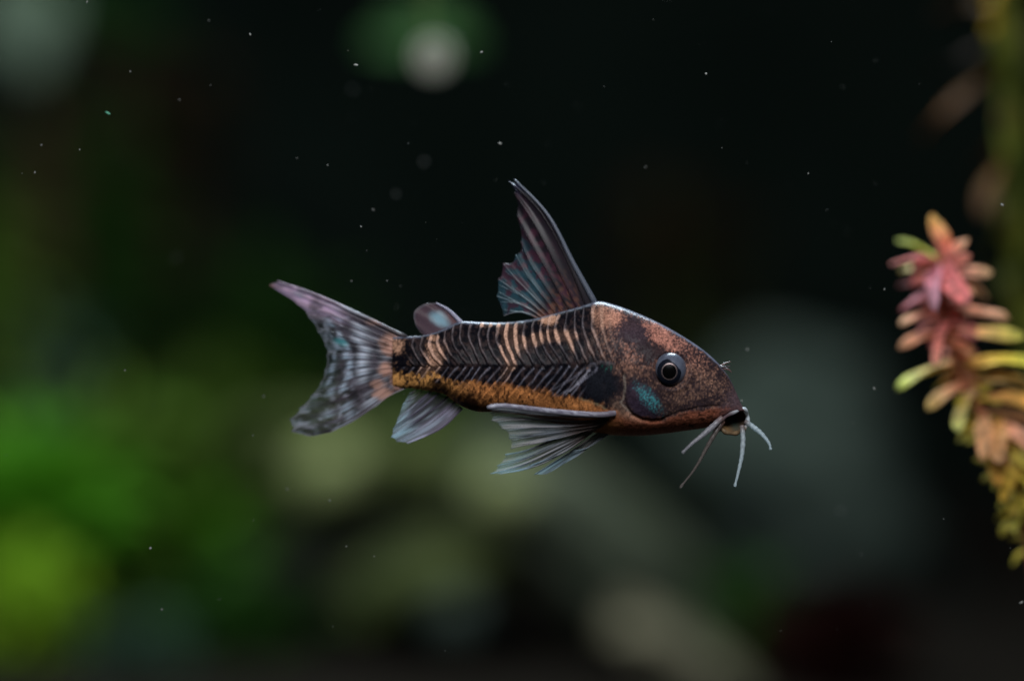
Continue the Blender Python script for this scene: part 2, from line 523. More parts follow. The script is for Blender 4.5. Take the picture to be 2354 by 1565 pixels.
def rotala():
    y = 2.3
    stem = [(2162, 575), (2163, 640), (2172, 720), (2192, 800), (2222, 880), (2262, 960), (2305, 1050), (2345, 1150), (2372, 1260),
            (2390, 1400), (2400, 1700), (2410, 2400)]
    base = U(*stem[-1], y)
    root = tag(empty('stem_plant', (base[0], base[1], floor_at(base[0], base[1]))),
               'pink-tipped stem plant with narrow pink and yellow-green leaves beside the catfish', 'plant')
    pts = [U(*q, y) for q in stem]
    sv, sf = tube_geo(pts, lambda u: 0.045 + 0.05 * u, 10, 60)
    sm, nt, b = new_mat('pink_stem')
    b.inputs['Base Color'].default_value = (0.30, 0.12, 0.06, 1); b.inputs['Roughness'].default_value = 0.5
    mesh_obj('stem', sv, sf, sm, root)
    # apex and the readable leaves: base and tip in zoom coordinates of the photograph
    L = [((350, 300), (352, 105), 66, (240, 125, 130), (246, 190, 110), -0.1, 1.35),
         ((365, 305), (470, 205), 40, PINK, TAN, -0.1, 0.6),
         ((335, 300), (175, 195), 34, YG, (170, 180, 90), 0.3, 0.3),
         ((350, 315), (140, 272), 38, (190, 100, 100), (215, 140, 130), -0.2, 0.2),
         ((350, 330), (165, 352), 32, TAN, (190, 180, 120), 0.3, 0.2),
         ((370, 360), (485, 275), 42, PINK, SALM, -0.3, 0.5),
         ((375, 390), (585, 345), 44, PINK, (205, 175, 130), -0.1, 0.3),
         ((375, 300), (440, 480), 66, (235, 130, 130), PINK, -0.75, 1.2),
         ((345, 330), (270, 480), 60, (200, 110, 120), LIL, -0.75, 1.2),
         ((360, 380), (505, 440), 44, PINK, TAN, -0.5, 0.6),
         ((365, 400), (600, 445), 40, (190, 110, 100), (200, 165, 120), 0.2, 0.2),
         ((355, 395), (165, 420), 36, DPK, (150, 100, 100), 0.4, 0.2),
         ((360, 450), (165, 490), 40, LIL, DPK, -0.1, 0.3),
         ((370, 540), (170, 568), 42, (205, 130, 115), (200, 160, 120), -0.2, 0.25),
         ((385, 540), (665, 560), 44, SALM, (205, 160, 120), -0.2, 0.25),
         ((385, 570), (330, 760), 42, PINK, SALM, -0.6, 1.0),
         ((385, 640), (168, 668), 42, SALM, (185, 135, 95), -0.2, 0.25),
         ((410, 650), (735, 625), 48, SALM, (205, 205, 90), -0.2, 0.3),
         ((400, 690), (510, 720), 40, (190, 110, 80), BRN, -0.7, 0.7),
         ((460, 760), (155, 845), 52, (205, 150, 115), (175, 190, 85), -0.25, 0.35),
         ((455, 770), (790, 735), 52, (190, 130, 70), (215, 215, 70), -0.3, 0.4),
         ((480, 830), (790, 850), 46, BRN, (210, 180, 110), 0.1, 0.3),
         ((500, 870), (295, 945), 46, SALM, (190, 165, 95), -0.3, 0.4),
         ((520, 880), (420, 1050), 50, TAN, (195, 200, 110), -0.6, 0.9),
         ((530, 930), (800, 940), 48, BRN, (225, 175, 80), -0.3, 0.4),
         ((565, 1000), (520, 1165), 50, TAN, (215, 160, 110), -0.6, 0.8),
         ((570, 1000), (800, 1040), 46, BRN, (170, 110, 70), 0.2, 0.3),
         ((600, 1040), (640, 1200), 54, (190, 130, 60), TAN, -0.7, 0.9),
         ((600, 1060), (810, 1130), 52, (190, 120, 80), (205, 150, 120), -0.5, 0.5),
         ((640, 1120), (600, 1290), 48, OLV, (170, 120, 50), -0.6, 0.8),
         ((650, 1150), (790, 1230), 50, YEL, OLV, -0.5, 0.6),
         ((680, 1200), (650, 1380), 50, YEL, (165, 130, 40), -0.6, 0.8),
         ((690, 1230), (800, 1330), 52, YEL, (200, 190, 60), -0.5, 0.6),
         ((700, 1300), (660, 1440), 46, OLV, (150, 125, 40), -0.5, 0.8),
         ((720, 1350), (700, 1520), 46, OLV, (140, 130, 45), -0.5, 0.8),
         ((720, 1350), (820, 1450), 52, YEL, OLV, -0.5, 0.6)]
    for (p0, p1, W, c0, c1, dy, roll) in L:
        stem_leaf(root, z5(*p0), z5(*p1), W * 0.80, y, dusty(c0), dusty(c1), dy, roll * 0.55)
    # whorl leaves on the far side and lower down the stem, out of the frame
    rnd = random.Random(5)
    S = crom(np.array(stem, float), np.linspace(0, 8, 40))
    for i in range(1, 40):
        q = S[i]
        for s in (-1, 1):
            stem_leaf(root, tuple(q), (q[0] + s * rnd.uniform(28, 74), q[1] + rnd.uniform(-14, 34)), rnd.uniform(18, 28), y,
                      dusty(SALM if i < 20 else YEL), dusty(DPK if i < 16 else OLV), rnd.uniform(-0.25, 0.45), rnd.uniform(-0.4, 0.4))
    return root


rotala()


def far_stem():
    y = 8.5
    stem = [(2325, -160), (2312, 0), (2320, 160), (2334, 330), (2342, 500), (2356, 680), (2400, 900), (2460, 1300), (2500, 2600)]
    b = U(*stem[-1], y)
    root = tag(empty('stem_plant', (b[0], b[1], floor_at(b[0], b[1]))),
               'tall blurred olive stem plant with drooping brown leaves behind the pink-tipped one', 'plant')
    sv, sf = tube_geo([U(*q, y) for q in stem], lambda u: 0.19 + 0.03 * math.sin(u * 40), 12, 50)
    mesh_obj('stem', sv, sf, noise_mat('olive_stem', (0.045, 0.065, 0.008), (0.13, 0.14, 0.018), 2, 0.6, 0.2), root)
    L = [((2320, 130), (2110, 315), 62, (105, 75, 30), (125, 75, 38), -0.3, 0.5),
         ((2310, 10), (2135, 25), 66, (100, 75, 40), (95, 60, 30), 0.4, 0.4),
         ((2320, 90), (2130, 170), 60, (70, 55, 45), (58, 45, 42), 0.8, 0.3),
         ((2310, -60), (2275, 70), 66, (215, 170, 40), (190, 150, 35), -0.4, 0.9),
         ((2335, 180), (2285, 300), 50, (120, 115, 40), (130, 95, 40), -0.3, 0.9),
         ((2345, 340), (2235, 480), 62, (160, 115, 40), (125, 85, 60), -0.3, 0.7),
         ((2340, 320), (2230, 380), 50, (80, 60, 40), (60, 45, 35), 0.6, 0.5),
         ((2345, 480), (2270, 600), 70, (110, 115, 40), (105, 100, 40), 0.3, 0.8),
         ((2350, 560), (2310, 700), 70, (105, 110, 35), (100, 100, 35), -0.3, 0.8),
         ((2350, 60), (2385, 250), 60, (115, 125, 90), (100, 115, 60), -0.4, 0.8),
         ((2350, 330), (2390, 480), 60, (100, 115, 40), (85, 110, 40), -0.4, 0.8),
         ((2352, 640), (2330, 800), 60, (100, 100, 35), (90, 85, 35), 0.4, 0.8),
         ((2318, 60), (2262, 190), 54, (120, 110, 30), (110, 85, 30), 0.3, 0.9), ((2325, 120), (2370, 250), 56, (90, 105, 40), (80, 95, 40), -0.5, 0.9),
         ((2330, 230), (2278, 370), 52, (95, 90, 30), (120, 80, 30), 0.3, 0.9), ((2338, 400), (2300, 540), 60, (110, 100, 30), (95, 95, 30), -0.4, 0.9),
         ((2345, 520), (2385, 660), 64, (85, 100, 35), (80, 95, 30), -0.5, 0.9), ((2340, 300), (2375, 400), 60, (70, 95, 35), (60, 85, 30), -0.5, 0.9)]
    for (p0, p1, W, c0, c1, dy, roll) in L:
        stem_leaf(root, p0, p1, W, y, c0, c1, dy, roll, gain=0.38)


far_stem()


# ------------------------------------------------------------------ the catfish
def z1(x, y): return (1250 + x / 3.26, 660 + y / 3.26)
def z2(x, y): return (880 + x / 3.26, 660 + y / 3.26)
def z3(x, y): return (580 + x / 3.726, 620 + y / 3.726)
def z4(x, y): return (1080 + x / 4.118, 380 + y / 4.118)


def axis_y(px):
    """Depth of the fish's midline: tail swings away, head turns a little to the lens."""
    px = np.asarray(px, float)
    return 0.48 * np.clip((1150 - px) / 535, 0, 1.2) ** 1.6 - 0.10 * np.clip((px - 1450) / 260, 0, 1.3) ** 1.5


# top x, top y, bottom x, bottom y, half width (photo pixels)
ST = np.array([
    (903, 775, 903, 887, 9), (925, 773, 927, 891, 17), (945, 773, 950, 893, 24), (975, 771, 978, 897, 32), (1010, 761, 1020, 906, 42), (1055, 740, 1056, 931, 54),
    (1100, 740, 1095, 946, 64), (1150, 741, 1150, 948, 74), (1210, 736, 1210, 956, 84), (1270, 722, 1270, 972, 92),
    (1330, 706, 1330, 987, 98), (1375, 693, 1377, 996, 100), (1420, 703, 1425, 1001, 101), (1470, 722, 1480, 1001, 98),
    (1520, 745, 1530, 996, 92), (1570, 773, 1575, 990, 84), (1615, 803, 1612, 985, 74), (1649, 833, 1637, 979, 63),
    (1675, 866, 1657, 969, 54), (1691, 899, 1674, 958, 44), (1702, 924, 1690, 951, 33), (1709, 937, 1702, 946, 23),
    (1713, 943, 1711, 946, 11)], float)

BELLY = np.array([(900, 868), (950, 872), (1033, 881), (1156, 884), (1248, 896), (1325, 915), (1383, 933), (1440, 950), (1480, 962), (1520, 965),
                  (1556, 950), (1600, 942), (1650, 935), (1730, 938)], float)
OPER = [z1(585, 655), z1(575, 740), z1(585, 830), z1(610, 900), z1(650, 950), z1(720, 985), z1(800, 1000), z1(880, 990)]
PALE1 = [z1(590, 655), z1(600, 740), z1(585, 830), z1(560, 860), z1(600, 900), z1(635, 935)]
HUM1 = [z1(340, 610), z1(270, 690), z1(165, 790)]
HUM2 = [z1(250, 830), z1(330, 850), z1(420, 880), z1(480, 930)]
HUM3 = [z1(330, 590), z1(420, 560), z1(520, 570)]


def dpoly(px, py, P):
    """Distance in pixels to a polyline."""
    best = np.full(px.shape, 1e9)
    for a, b in zip(P[:-1], P[1:]):
        ax, ay = a; bx, by = b
        L = (bx - ax) ** 2 + (by - ay) ** 2
        t = np.clip(((px - ax) * (bx - ax) + (py - ay) * (by - ay)) / L, 0, 1)
        best = np.minimum(best, np.hypot(px - ax - t * (bx - ax), py - ay - t * (by - ay)))
    return best


def ell(px, py, c, rx, ry, ang=0.0, soft=0.35, amp=0.35, seed=1, ns=11.0):
    a = math.radians(ang)
    dx, dy = px - c[0], py - c[1]
    u = (dx * math.cos(a) + dy * math.sin(a)) / rx
    v = (-dx * math.sin(a) + dy * math.cos(a)) / ry
    d = np.hypot(u, v) + amp * 2 * (fbm(px / ns, py / ns, seed) - 0.5)
    return sstep(1 + soft, 1 - soft, d)


def scutes(px, py):
    """Phase (0..1) of the two rows of overlapping side plates, and where each row lies."""
    ytop = np.interp(px, ST[:, 0], ST[:, 1])
    mid = 843 - 6 * sstep(1250, 1400, px) + 3.0 * (vnoise(px / 60, px * 0, 5) - 0.5)
    v = np.clip((mid - py) / (mid - ytop), 0, 1)
    shrink = np.interp(px, [900, 1000, 1400], [0.75, 0.9, 1.0])
    off_u = shrink * (36 * np.clip(1 - v / 0.68, 0, 1) ** 1.55 + 6 * np.clip((v - 0.55) / 0.45, 0, 1) ** 2)
    w = np.clip((py - mid) / 55.0, 0, 1.3)
    off_l = shrink * (30 - 46 * w)
    jit = 11 * (vnoise(px / 41, py / 70, 8) - 0.5) + 3 * (vnoise(px / 9, py / 16, 9) - 0.5)
    qu = (px - off_u + jit) / 19.6
    ql = (px - off_l + jit) / 19.6
    up = sstep(mid + 1.0, mid - 1.0, py)
    zone_u = sstep(932, 950, px) * sstep(1425, 1335, px - 0.25 * (py - 760))
    zone_l = sstep(915, 935, px) * sstep(1350, 1330, px)
    return qu, ql, up, zone_u, zone_l, v, w, mid


def body_color(px, py):
    n = lambda s, seed, o=2: fbm(px / s, py / s, seed, o)
    C = lambda c: lin(c)[None, :]
    mix = lambda A, B, m: A * (1 - m[:, None]) + B * m[:, None]
    yb = np.interp(px, BELLY[:, 0], BELLY[:, 1])
    head = sstep(1368, 1412, px + 14 * (n(14, 31) - 0.5) + 0.15 * (860 - py))
    # ---- speckle density of the light pigment
    D = -0.55 + 0.40 * head
    P = [  # centre, rx, ry, angle, weight
        (z1(450, 225), 36, 23, 20, 0.75), (z1(560, 250), 20, 20, 0, 0.55), (z1(840, 345), 36, 23, 25, 0.65), (z1(930, 420), 30, 15, 30, 0.45),
        (z1(640, 480), 27, 26, 0, 0.42), (z1(580, 610), 24, 18, 0, 0.32), (z1(400, 400), 20, 45, -10, 0.32), (z1(1180, 640), 22, 22, 0, 0.34),
        (z1(1090, 590), 14, 26, 0, 0.30), (z1(1000, 830), 30, 16, 20, 0.18), (z1(1290, 730), 22, 34, -30, 0.20), (z1(720, 700), 14, 20, 0, 0.20),
        (z1(1130, 480), 32, 11, 32, 0.25), (z1(330, 470), 12, 40, 8, 0.45),
        (z2(1245, 240), 23, 15, -3, 1.35), (z2(1290, 372), 44, 15, 0, 1.05), (z2(1400, 440), 10, 30, 0, 0.75), (z2(940, 330), 24, 28, 0, 0.95),
        (z2(960, 470), 22, 30, 20, 1.05), (z2(960, 580), 13, 14, 0, 1.2), (z2(780, 285), 22, 7, 0, 1.0), (z2(400, 480), 27, 24, 20, 0.95), (z2(1045, 420), 16, 16, 0, .8), (z2(1150, 400), 14, 14, 0, .85),
        (z2(380, 380), 15, 7, 0, 1.0), (z2(400, 570), 18, 16, 0, 0.95), (z2(345, 640), 26, 14, 20, 1.1), (z2(920, 660), 13, 14, 0, 0.65),
        (z2(100, 430), 17, 20, 0, 0.9)]
    for k, (c, rx, ry, a, w) in enumerate(P):
        D = D + (w if k >= 14 else (1.15 if k < 4 else 0.75) * w) * ell(px, py, c, rx, ry, a, 0.6, 0.30, 40 + k)
    N = [  # dark blotches
        (z1(655, 325), 36, 24, 20, 1.1), (z1(770, 470), 34, 18, 10, 0.8), (z1(430, 720), 36, 34, 0, 1.1), (z1(720, 850), 32, 46, -30, 1.2),
        (z1(890, 760), 20, 12, 20, 0.4), (z1(1420, 900), 46, 20, 35, 0.30), (z1(1250, 570), 20, 8, 35, 0.3), (z1(560, 500), 10, 18, 0, 0.5),
        (z1(1370, 720), 13, 40, -30, 0.35), (z1(1080, 880), 36, 10, -8, 0.4), (z1(240, 200), 34, 26, -10, 0.6), (z1(60, 540), 40, 34, 0, 0.5)]
    for k, (c, rx, ry, a, w) in enumerate(N):
        D = D - w * ell(px, py, c, rx, ry, a, 0.6, 0.42, 80 + k)
    grain = 0.85 * (fbm(px / 3.1, py / 3.1, 91, 2) - 0.5) * 2 + 0.36 * (n(13, 92) - 0.5) * 2
    m = sstep(-0.45, 0.85, D + 0.8 * grain) * (1 - head) + head * sstep(-0.55, 1.25, D + 1.05 * grain)
    net = sstep(0.80, 0.97, 1 - np.abs(2 * fbm(px / 8.5, py / 7.5, 101, 2) - 1)) * (0.4 + 0.8 * n(17, 102))
    m = np.clip(m * (1 - 0.55 * net * head) + 0.10 * head * (n(26, 103) - 0.5), 0, 1)
    warm = sstep(1280, 1500, px) * sstep(930, 780, py)
    pale = mix(np.repeat(C((190, 146, 120)), len(px), 0), C((178, 122, 106)), warm)
    pale = mix(pale, C((124, 95, 80)), head * sstep(800, 880, py) * 0.8)
    pale = pale * (0.75 + 0.55 * fbm(px / 3.4, py / 3.4, 93, 2))[:, None]
    dark = mix(np.repeat(C((16, 16, 22)), len(px), 0), C((46, 37, 40)), head)
    dark = mix(dark, C((62, 51, 58)), head * ell(px, py, z1(655, 325), 36, 24, 20, 0.9, 0.4, 3))
    dark = mix(dark, C((25, 27, 33)), ell(px, py, z1(430, 720), 38, 38, 0, 0.5, 0.25, 4))
    dark = mix(dark, C((52, 43, 56)), ell(px, py, z1(735, 860), 32, 46, -32, 0.4, 0.15, 5))
    col = mix(dark, pale, m)
    # ---- side plates: pale hind edges, darker overlaps
    qu, ql, up, zu, zl, v, w, mid = scutes(px, py)
    fu = qu - np.floor(qu); fl = ql - np.floor(ql)
    iu = vnoise(np.floor(qu) * 3.7, py / 18, 14); il = vnoise(np.floor(ql) * 5.1, py / 16, 15)
    Dp = sstep(-0.75, 0.45, D + 0.25 * (n(16, 94) - 0.5))
    rowu = up * zu; rear = sstep(1030, 985, px)
    plain = mix(np.repeat(C((15, 15, 20)), len(px), 0), C((66, 52, 51)), 0.5 * sstep(0.4, 0.8, n(8, 95)))
    col = mix(col, plain, rowu * (0.93 - 0.55 * rear * sstep(-0.3, 0.3, D) - 0.75 * ell(px, py, z2(1245, 240), 24, 16, 0, 0.4, 0.3, 96)))
    wd = 0.20 + 0.22 * Dp + 0.10 * (n(12, 100) - 0.5)
    bar = sstep(0.0, 0.13, fu) * sstep(wd + 0.16, wd - 0.10, fu) * rowu * sstep(0.0, 0.14, v)
    lc = mix(np.repeat(C((120, 114, 120)), len(px), 0), C((206, 164, 142)), Dp)
    lc = lc * (0.60 + 0.55 * n(5, 97))[:, None]
    brk = np.clip(0.42 + 1.0 * fbm(px / 8, py / 11, 99, 2), 0, 1.1)
    col = mix(col, lc, np.clip(bar * (0.28 + 0.48 * iu + 0.66 * Dp) * brk, 0, 0.95))
    low = (1 - up) * zl * sstep(yb + 16, yb - 6, py)
    col = mix(col, plain, 0.85 * low)
    barl = sstep(0.0, 0.12, fl) * sstep(0.40, 0.16, fl) * low
    ll = mix(np.repeat(C((120, 122, 138)), len(px), 0), C((190, 150, 122)), 0.8 * Dp)
    col = mix(col, ll, barl * np.clip(0.14 + 0.55 * il + 0.4 * Dp, 0, 0.9) * (0.35 + 1.0 * n(7, 98)))
    # fine light outlines of shoulder and gill plates
    for P_, c, wd, st in ((HUM1, (150, 148, 160), 2.6, 0.75), (HUM2, (150, 140, 110), 2.4, 0.7), (HUM3, (110, 105, 110), 2.2, 0.4), (PALE1, (150, 138, 126), 1.8, 0.6)):
        d = dpoly(px + 5 * (n(9, 61) - 0.5), py + 5 * (n(9, 62) - 0.5), P_)
        col = mix(col, C(c), st * sstep(wd + 2, wd * 0.3, d) * (0.35 + 0.9 * n(7, 63)))
    d = dpoly(px, py, [z1(90, 780), z1(230, 700), z1(360, 600)])
    col = mix(col, C((130, 130, 145)), 0.5 * sstep(4, 1, np.abs(d - 9)) * (n(8, 66)))
    fork = ell(px, py, z1(560, 900), 22, 12, 45, 0.7, 0.4, 67)
    col = mix(col, C((150, 122, 104)), 0.55 * fork * n(6, 68))
    # ---- belly
    serr = 7 * (ql - np.floor(ql) - 0.5) * sstep(1360, 1330, px)
    bm = sstep(-8, 10, py - yb - serr + (20 + 34 * sstep(1130, 1000, px)) * (n(12, 21, 3) - 0.5) + 7 * sstep(1130, 1000, px))
    orange = mix(np.repeat(C((212, 154, 90)), len(px), 0), C((200, 132, 78)), sstep(980, 1120, px))
    orange = mix(orange, C((140, 84, 64)), sstep(1330, 1450, px))
    orange = mix(orange, C((158, 104, 60)), ell(px, py, z1(400, 1060), 45, 22, 0, 0.7, 0.2, 22))
    orange = mix(orange, C((190, 150, 125)), 0.55 * ell(px, py, z1(620, 945), 34, 11, 20, 0.8, 0.3, 23))
    orange = orange * (0.74 + 0.5 * n(6, 24, 3))[:, None]
    spots = sstep(0.56, 0.70, fbm(px / 5.0, py / 10.0, 25, 2)) * sstep(1400, 1300, px) * 0.75
    for c, rx, ry, wgt in ((z2(430, 745), 26, 13, .9), (z2(650, 860), 34, 24, .95), (z2(560, 810), 26, 12, .6), (z2(740, 900), 30, 14, .8), (z2(1270, 830), 36, 18, .35), (z2(870, 760), 8, 18, .6)):
        spots = np.maximum(spots, wgt * ell(px, py, c, rx, ry, 25, 0.6, 0.7, 26, 8))
    hs = sstep(0.58, 0.68, fbm(px / 7.0, py / 4.0, 27, 2)) * sstep(1540, 1580, px) * 0.75
    orange = mix(orange, C((36, 24, 20)), np.maximum(spots, hs))
    col = mix(col, orange, bm)
    # smoky snout and lip skin
    sn = sstep(1655, 1700, px + 0.45 * (py - 900) + 12 * (n(9, 71) - 0.5))
    col = mix(col, C((92, 76, 82)), 0.72 * sn)
    # pale blue-grey rim light painted along the contour of back and head
    col = mix(col, C((94, 100, 116)), 0.85 * sstep(8, 2, py - np.interp(px, ST[:, 0], ST[:, 1]) + 4 * (n(9, 72) - .5)) * sstep(1700, 1640, px))
    # iridescent gill patch
    ir = ell(px, py, z1(768, 828), 36, 14, 48, 0.6, 0.55, 73, 5) * (0.12 + 0.88 * sstep(0.40, 0.66, fbm(px / 2.6, py / 2.6, 74, 2)))
    col = mix(col, C((62, 140, 146)), 0.85 * ir)
    ir2 = ell(px, py, z1(460, 600), 14, 9, 0, 0.5, 0.4, 75) * sstep(0.45, 0.65, fbm(px / 3.0, py / 3.0, 76, 2))
    col = mix(col, C((35, 90, 80)), 0.6 * ir2)
    return np.clip(col, 0.004, 0.8), np.clip(ir + 0.6 * ir2, 0, 1)


def body_relief(px, py):
    """Outward relief in cm: overlapping plates, gill cover edge, cheek, brow."""
    qu, ql, up, zu, zl, v, w, mid = scutes(px, py)
    fu = qu - np.floor(qu); fl = ql - np.floor(ql)
    saw = lambda f: sstep(0.0, 0.10, f) * (1 - 0.9 * f)
    h = 0.034 * saw(fu) * up * zu + 0.026 * saw(fl) * (1 - up) * zl * sstep(930, 895, py)
    h = h - 0.006 * sstep(5.0, 0.5, np.abs(py - mid)) * np.maximum(zu, zl) * sstep(1360, 1320, px)
    h = h - 0.028 * sstep(7, 0.5, dpoly(px, py, OPER)) + 0.012 * sstep(26, 6, dpoly(px, py, [z1(700, 800), z1(780, 880)]))
    h = h - 0.012 * sstep(5, 0.5, dpoly(px, py, [z1(880, 980), z1(1000, 930), z1(1150, 895), z1(1300, 885)]))
    h = h - 0.010 * sstep(5, 0.5, dpoly(px, py, HUM1)) - 0.010 * sstep(5, 0.5, dpoly(px, py, [z1(520, 570), z1(590, 655)]))
    h = h + 0.030 * sstep(62, 34, np.hypot(px - 1540, py - 850)) - 0.045 * sstep(46, 36, np.hypot(px - 1540, py - 850))
    h = h + 0.010 * (fbm(px / 6, py / 6, 51, 2) - 0.5) * sstep(1380, 1420, px) + 0.012 * (fbm(px / 22, py / 22, 52, 2) - 0.5)
    return h


def build_body(parent, mat):
    ns, nr = 620, 264
    seg = np.hypot(*np.diff((ST[:, 0:2] + ST[:, 2:4]) / 2, axis=0).T) + 0.35 * np.hypot(*np.diff(ST[:, 0:2], axis=0).T)
    cum = np.concatenate([[0], np.cumsum(seg)])
    t = np.interp(np.linspace(0, cum[-1], ns), cum, np.arange(len(ST)))
    S = crom(ST, t)
    th = np.linspace(0, 2 * math.pi, nr, endpoint=False)
    c, s = np.cos(th), np.sin(th)
    e = 2 / 2.25
    cc = np.sign(c) * np.abs(c) ** e
    ss = np.sign(s) * np.abs(s) ** e
    wid = 1 - 0.16 * cc - 0.10 * np.clip(cc, 0, 1) ** 2
    PX = (S[:, 0:1] + S[:, 2:3]) / 2 + (S[:, 0:1] - S[:, 2:3]) / 2 * cc
    PY = (S[:, 1:2] + S[:, 3:4]) / 2 + (S[:, 1:2] - S[:, 3:4]) / 2 * cc
    LW = S[:, 4:5] * ss * wid                              # sideways, px
    px, py, lw = PX.ravel(), PY.ravel(), LW.ravel()
    ya = axis_y((S[:, 0] + S[:, 2]) / 2).repeat(nr)
    k = (DIST + ya) / DIST / PPU
    V = np.stack([(px - 1177) * k, ya + lw / PPU, (782.5 - py) * k], 1)
    h = body_relief(px, py) * np.abs(np.tile(ss, ns)) ** 0.5
    yc = np.stack([V[:, 1] - ya, V[:, 2] - np.repeat((782.5 - (S[:, 1] + S[:, 3]) / 2) * k[::nr], nr)], 1)
    d = yc / (np.linalg.norm(yc, axis=1)[:, None] + 1e-9)
    V[:, 1] += d[:, 0] * h; V[:, 2] += d[:, 1] * h * 0.4
    col, ir = body_color(px, py)
    F = []
    for i in range(ns - 1):
        a = i * nr
        F += [(a + j, a + (j + 1) % nr, a + nr + (j + 1) % nr, a + nr + j) for j in range(nr)]
    F.append(tuple(range(nr - 1, -1, -1)))
    F.append(tuple((ns - 1) * nr + j for j in range(nr)))
    o = mesh_obj('body', V, F, mat, parent, np.hstack([col, ir[:, None]]))
    return o


def skin_material():
    m, nt, b = new_mat('fish_skin')
    a = nt.nodes.new('ShaderNodeAttribute'); a.attribute_name = 'Col'
    tc = nt.nodes.new('ShaderNodeTexCoord')
    n = nt.nodes.new('ShaderNodeTexNoise'); n.inputs['Scale'].default_value = 55; n.inputs['Detail'].default_value = 3
    nt.links.new(tc.outputs['Object'], n.inputs['Vector'])
    mr = nt.nodes.new('ShaderNodeMapRange')
    mr.inputs['From Min'].default_value = 0.3; mr.inputs['From Max'].default_value = 0.7
    mr.inputs['To Min'].default_value = 0.65; mr.inputs['To Max'].default_value = 1.35
    nt.links.new(n.outputs['Fac'], mr.inputs['Value'])
    mul = nt.nodes.new('ShaderNodeVectorMath'); mul.operation = 'SCALE'
    nt.links.new(a.outputs['Color'], mul.inputs[0]); nt.links.new(mr.outputs[0], mul.inputs['Scale'])
    nt.links.new(mul.outputs[0], b.inputs['Base Color'])
    
    b.inputs['Roughness'].default_value = 0.27
    b.inputs['Specular IOR Level'].default_value = 0.032
    b.inputs['Sheen Weight'].default_value = 0.0
    b.inputs['Sheen Roughness'].default_value = 0.35
    b.inputs['Sheen Tint'].default_value = (0.7, 0.85, 1.0, 1)
    bp = nt.nodes.new('ShaderNodeBump'); bp.inputs['Strength'].default_value = 0.10; bp.inputs['Distance'].default_value = 0.02
    nt.links.new(n.outputs['Fac'], bp.inputs['Height'])
    nt.links.new(bp.outputs['Normal'], b.inputs['Normal'])
    return m


def fin_material(name, rough=0.4, trans=0.35):
    """Thin skin between rays: pigment colour and its density come from the fin's own attribute."""
    m, nt, b = new_mat(name)
    a = nt.nodes.new('ShaderNodeAttribute'); a.attribute_name = 'Col'
    nt.links.new(a.outputs['Color'], b.inputs['Base Color'])
    b.inputs['Roughness'].default_value = rough
    b.inputs['Specular IOR Level'].default_value = 0.4
    tr = nt.nodes.new('ShaderNodeBsdfTranslucent')
    nt.links.new(a.outputs['Color'], tr.inputs['Color'])
    mx = nt.nodes.new('ShaderNodeMixShader'); mx.inputs[0].default_value = trans
    nt.links.new(b.outputs[0], mx.inputs[1]); nt.links.new(tr.outputs[0], mx.inputs[2])
    tp = nt.nodes.new('ShaderNodeBsdfTransparent')
    m2 = nt.nodes.new('ShaderNodeMixShader')
    nt.links.new(a.outputs['Alpha'], m2.inputs[0])
    nt.links.new(tp.outputs[0], m2.inputs[1]); nt.links.new(mx.outputs[0], m2.inputs[2])
    nt.links.new(m2.outputs[0], nt.nodes['Material Output'].inputs['Surface'])
    return m


FINM = fin_material('fin_membrane')
RAYM = fin_material('fin_ray', 0.35, 0.25)


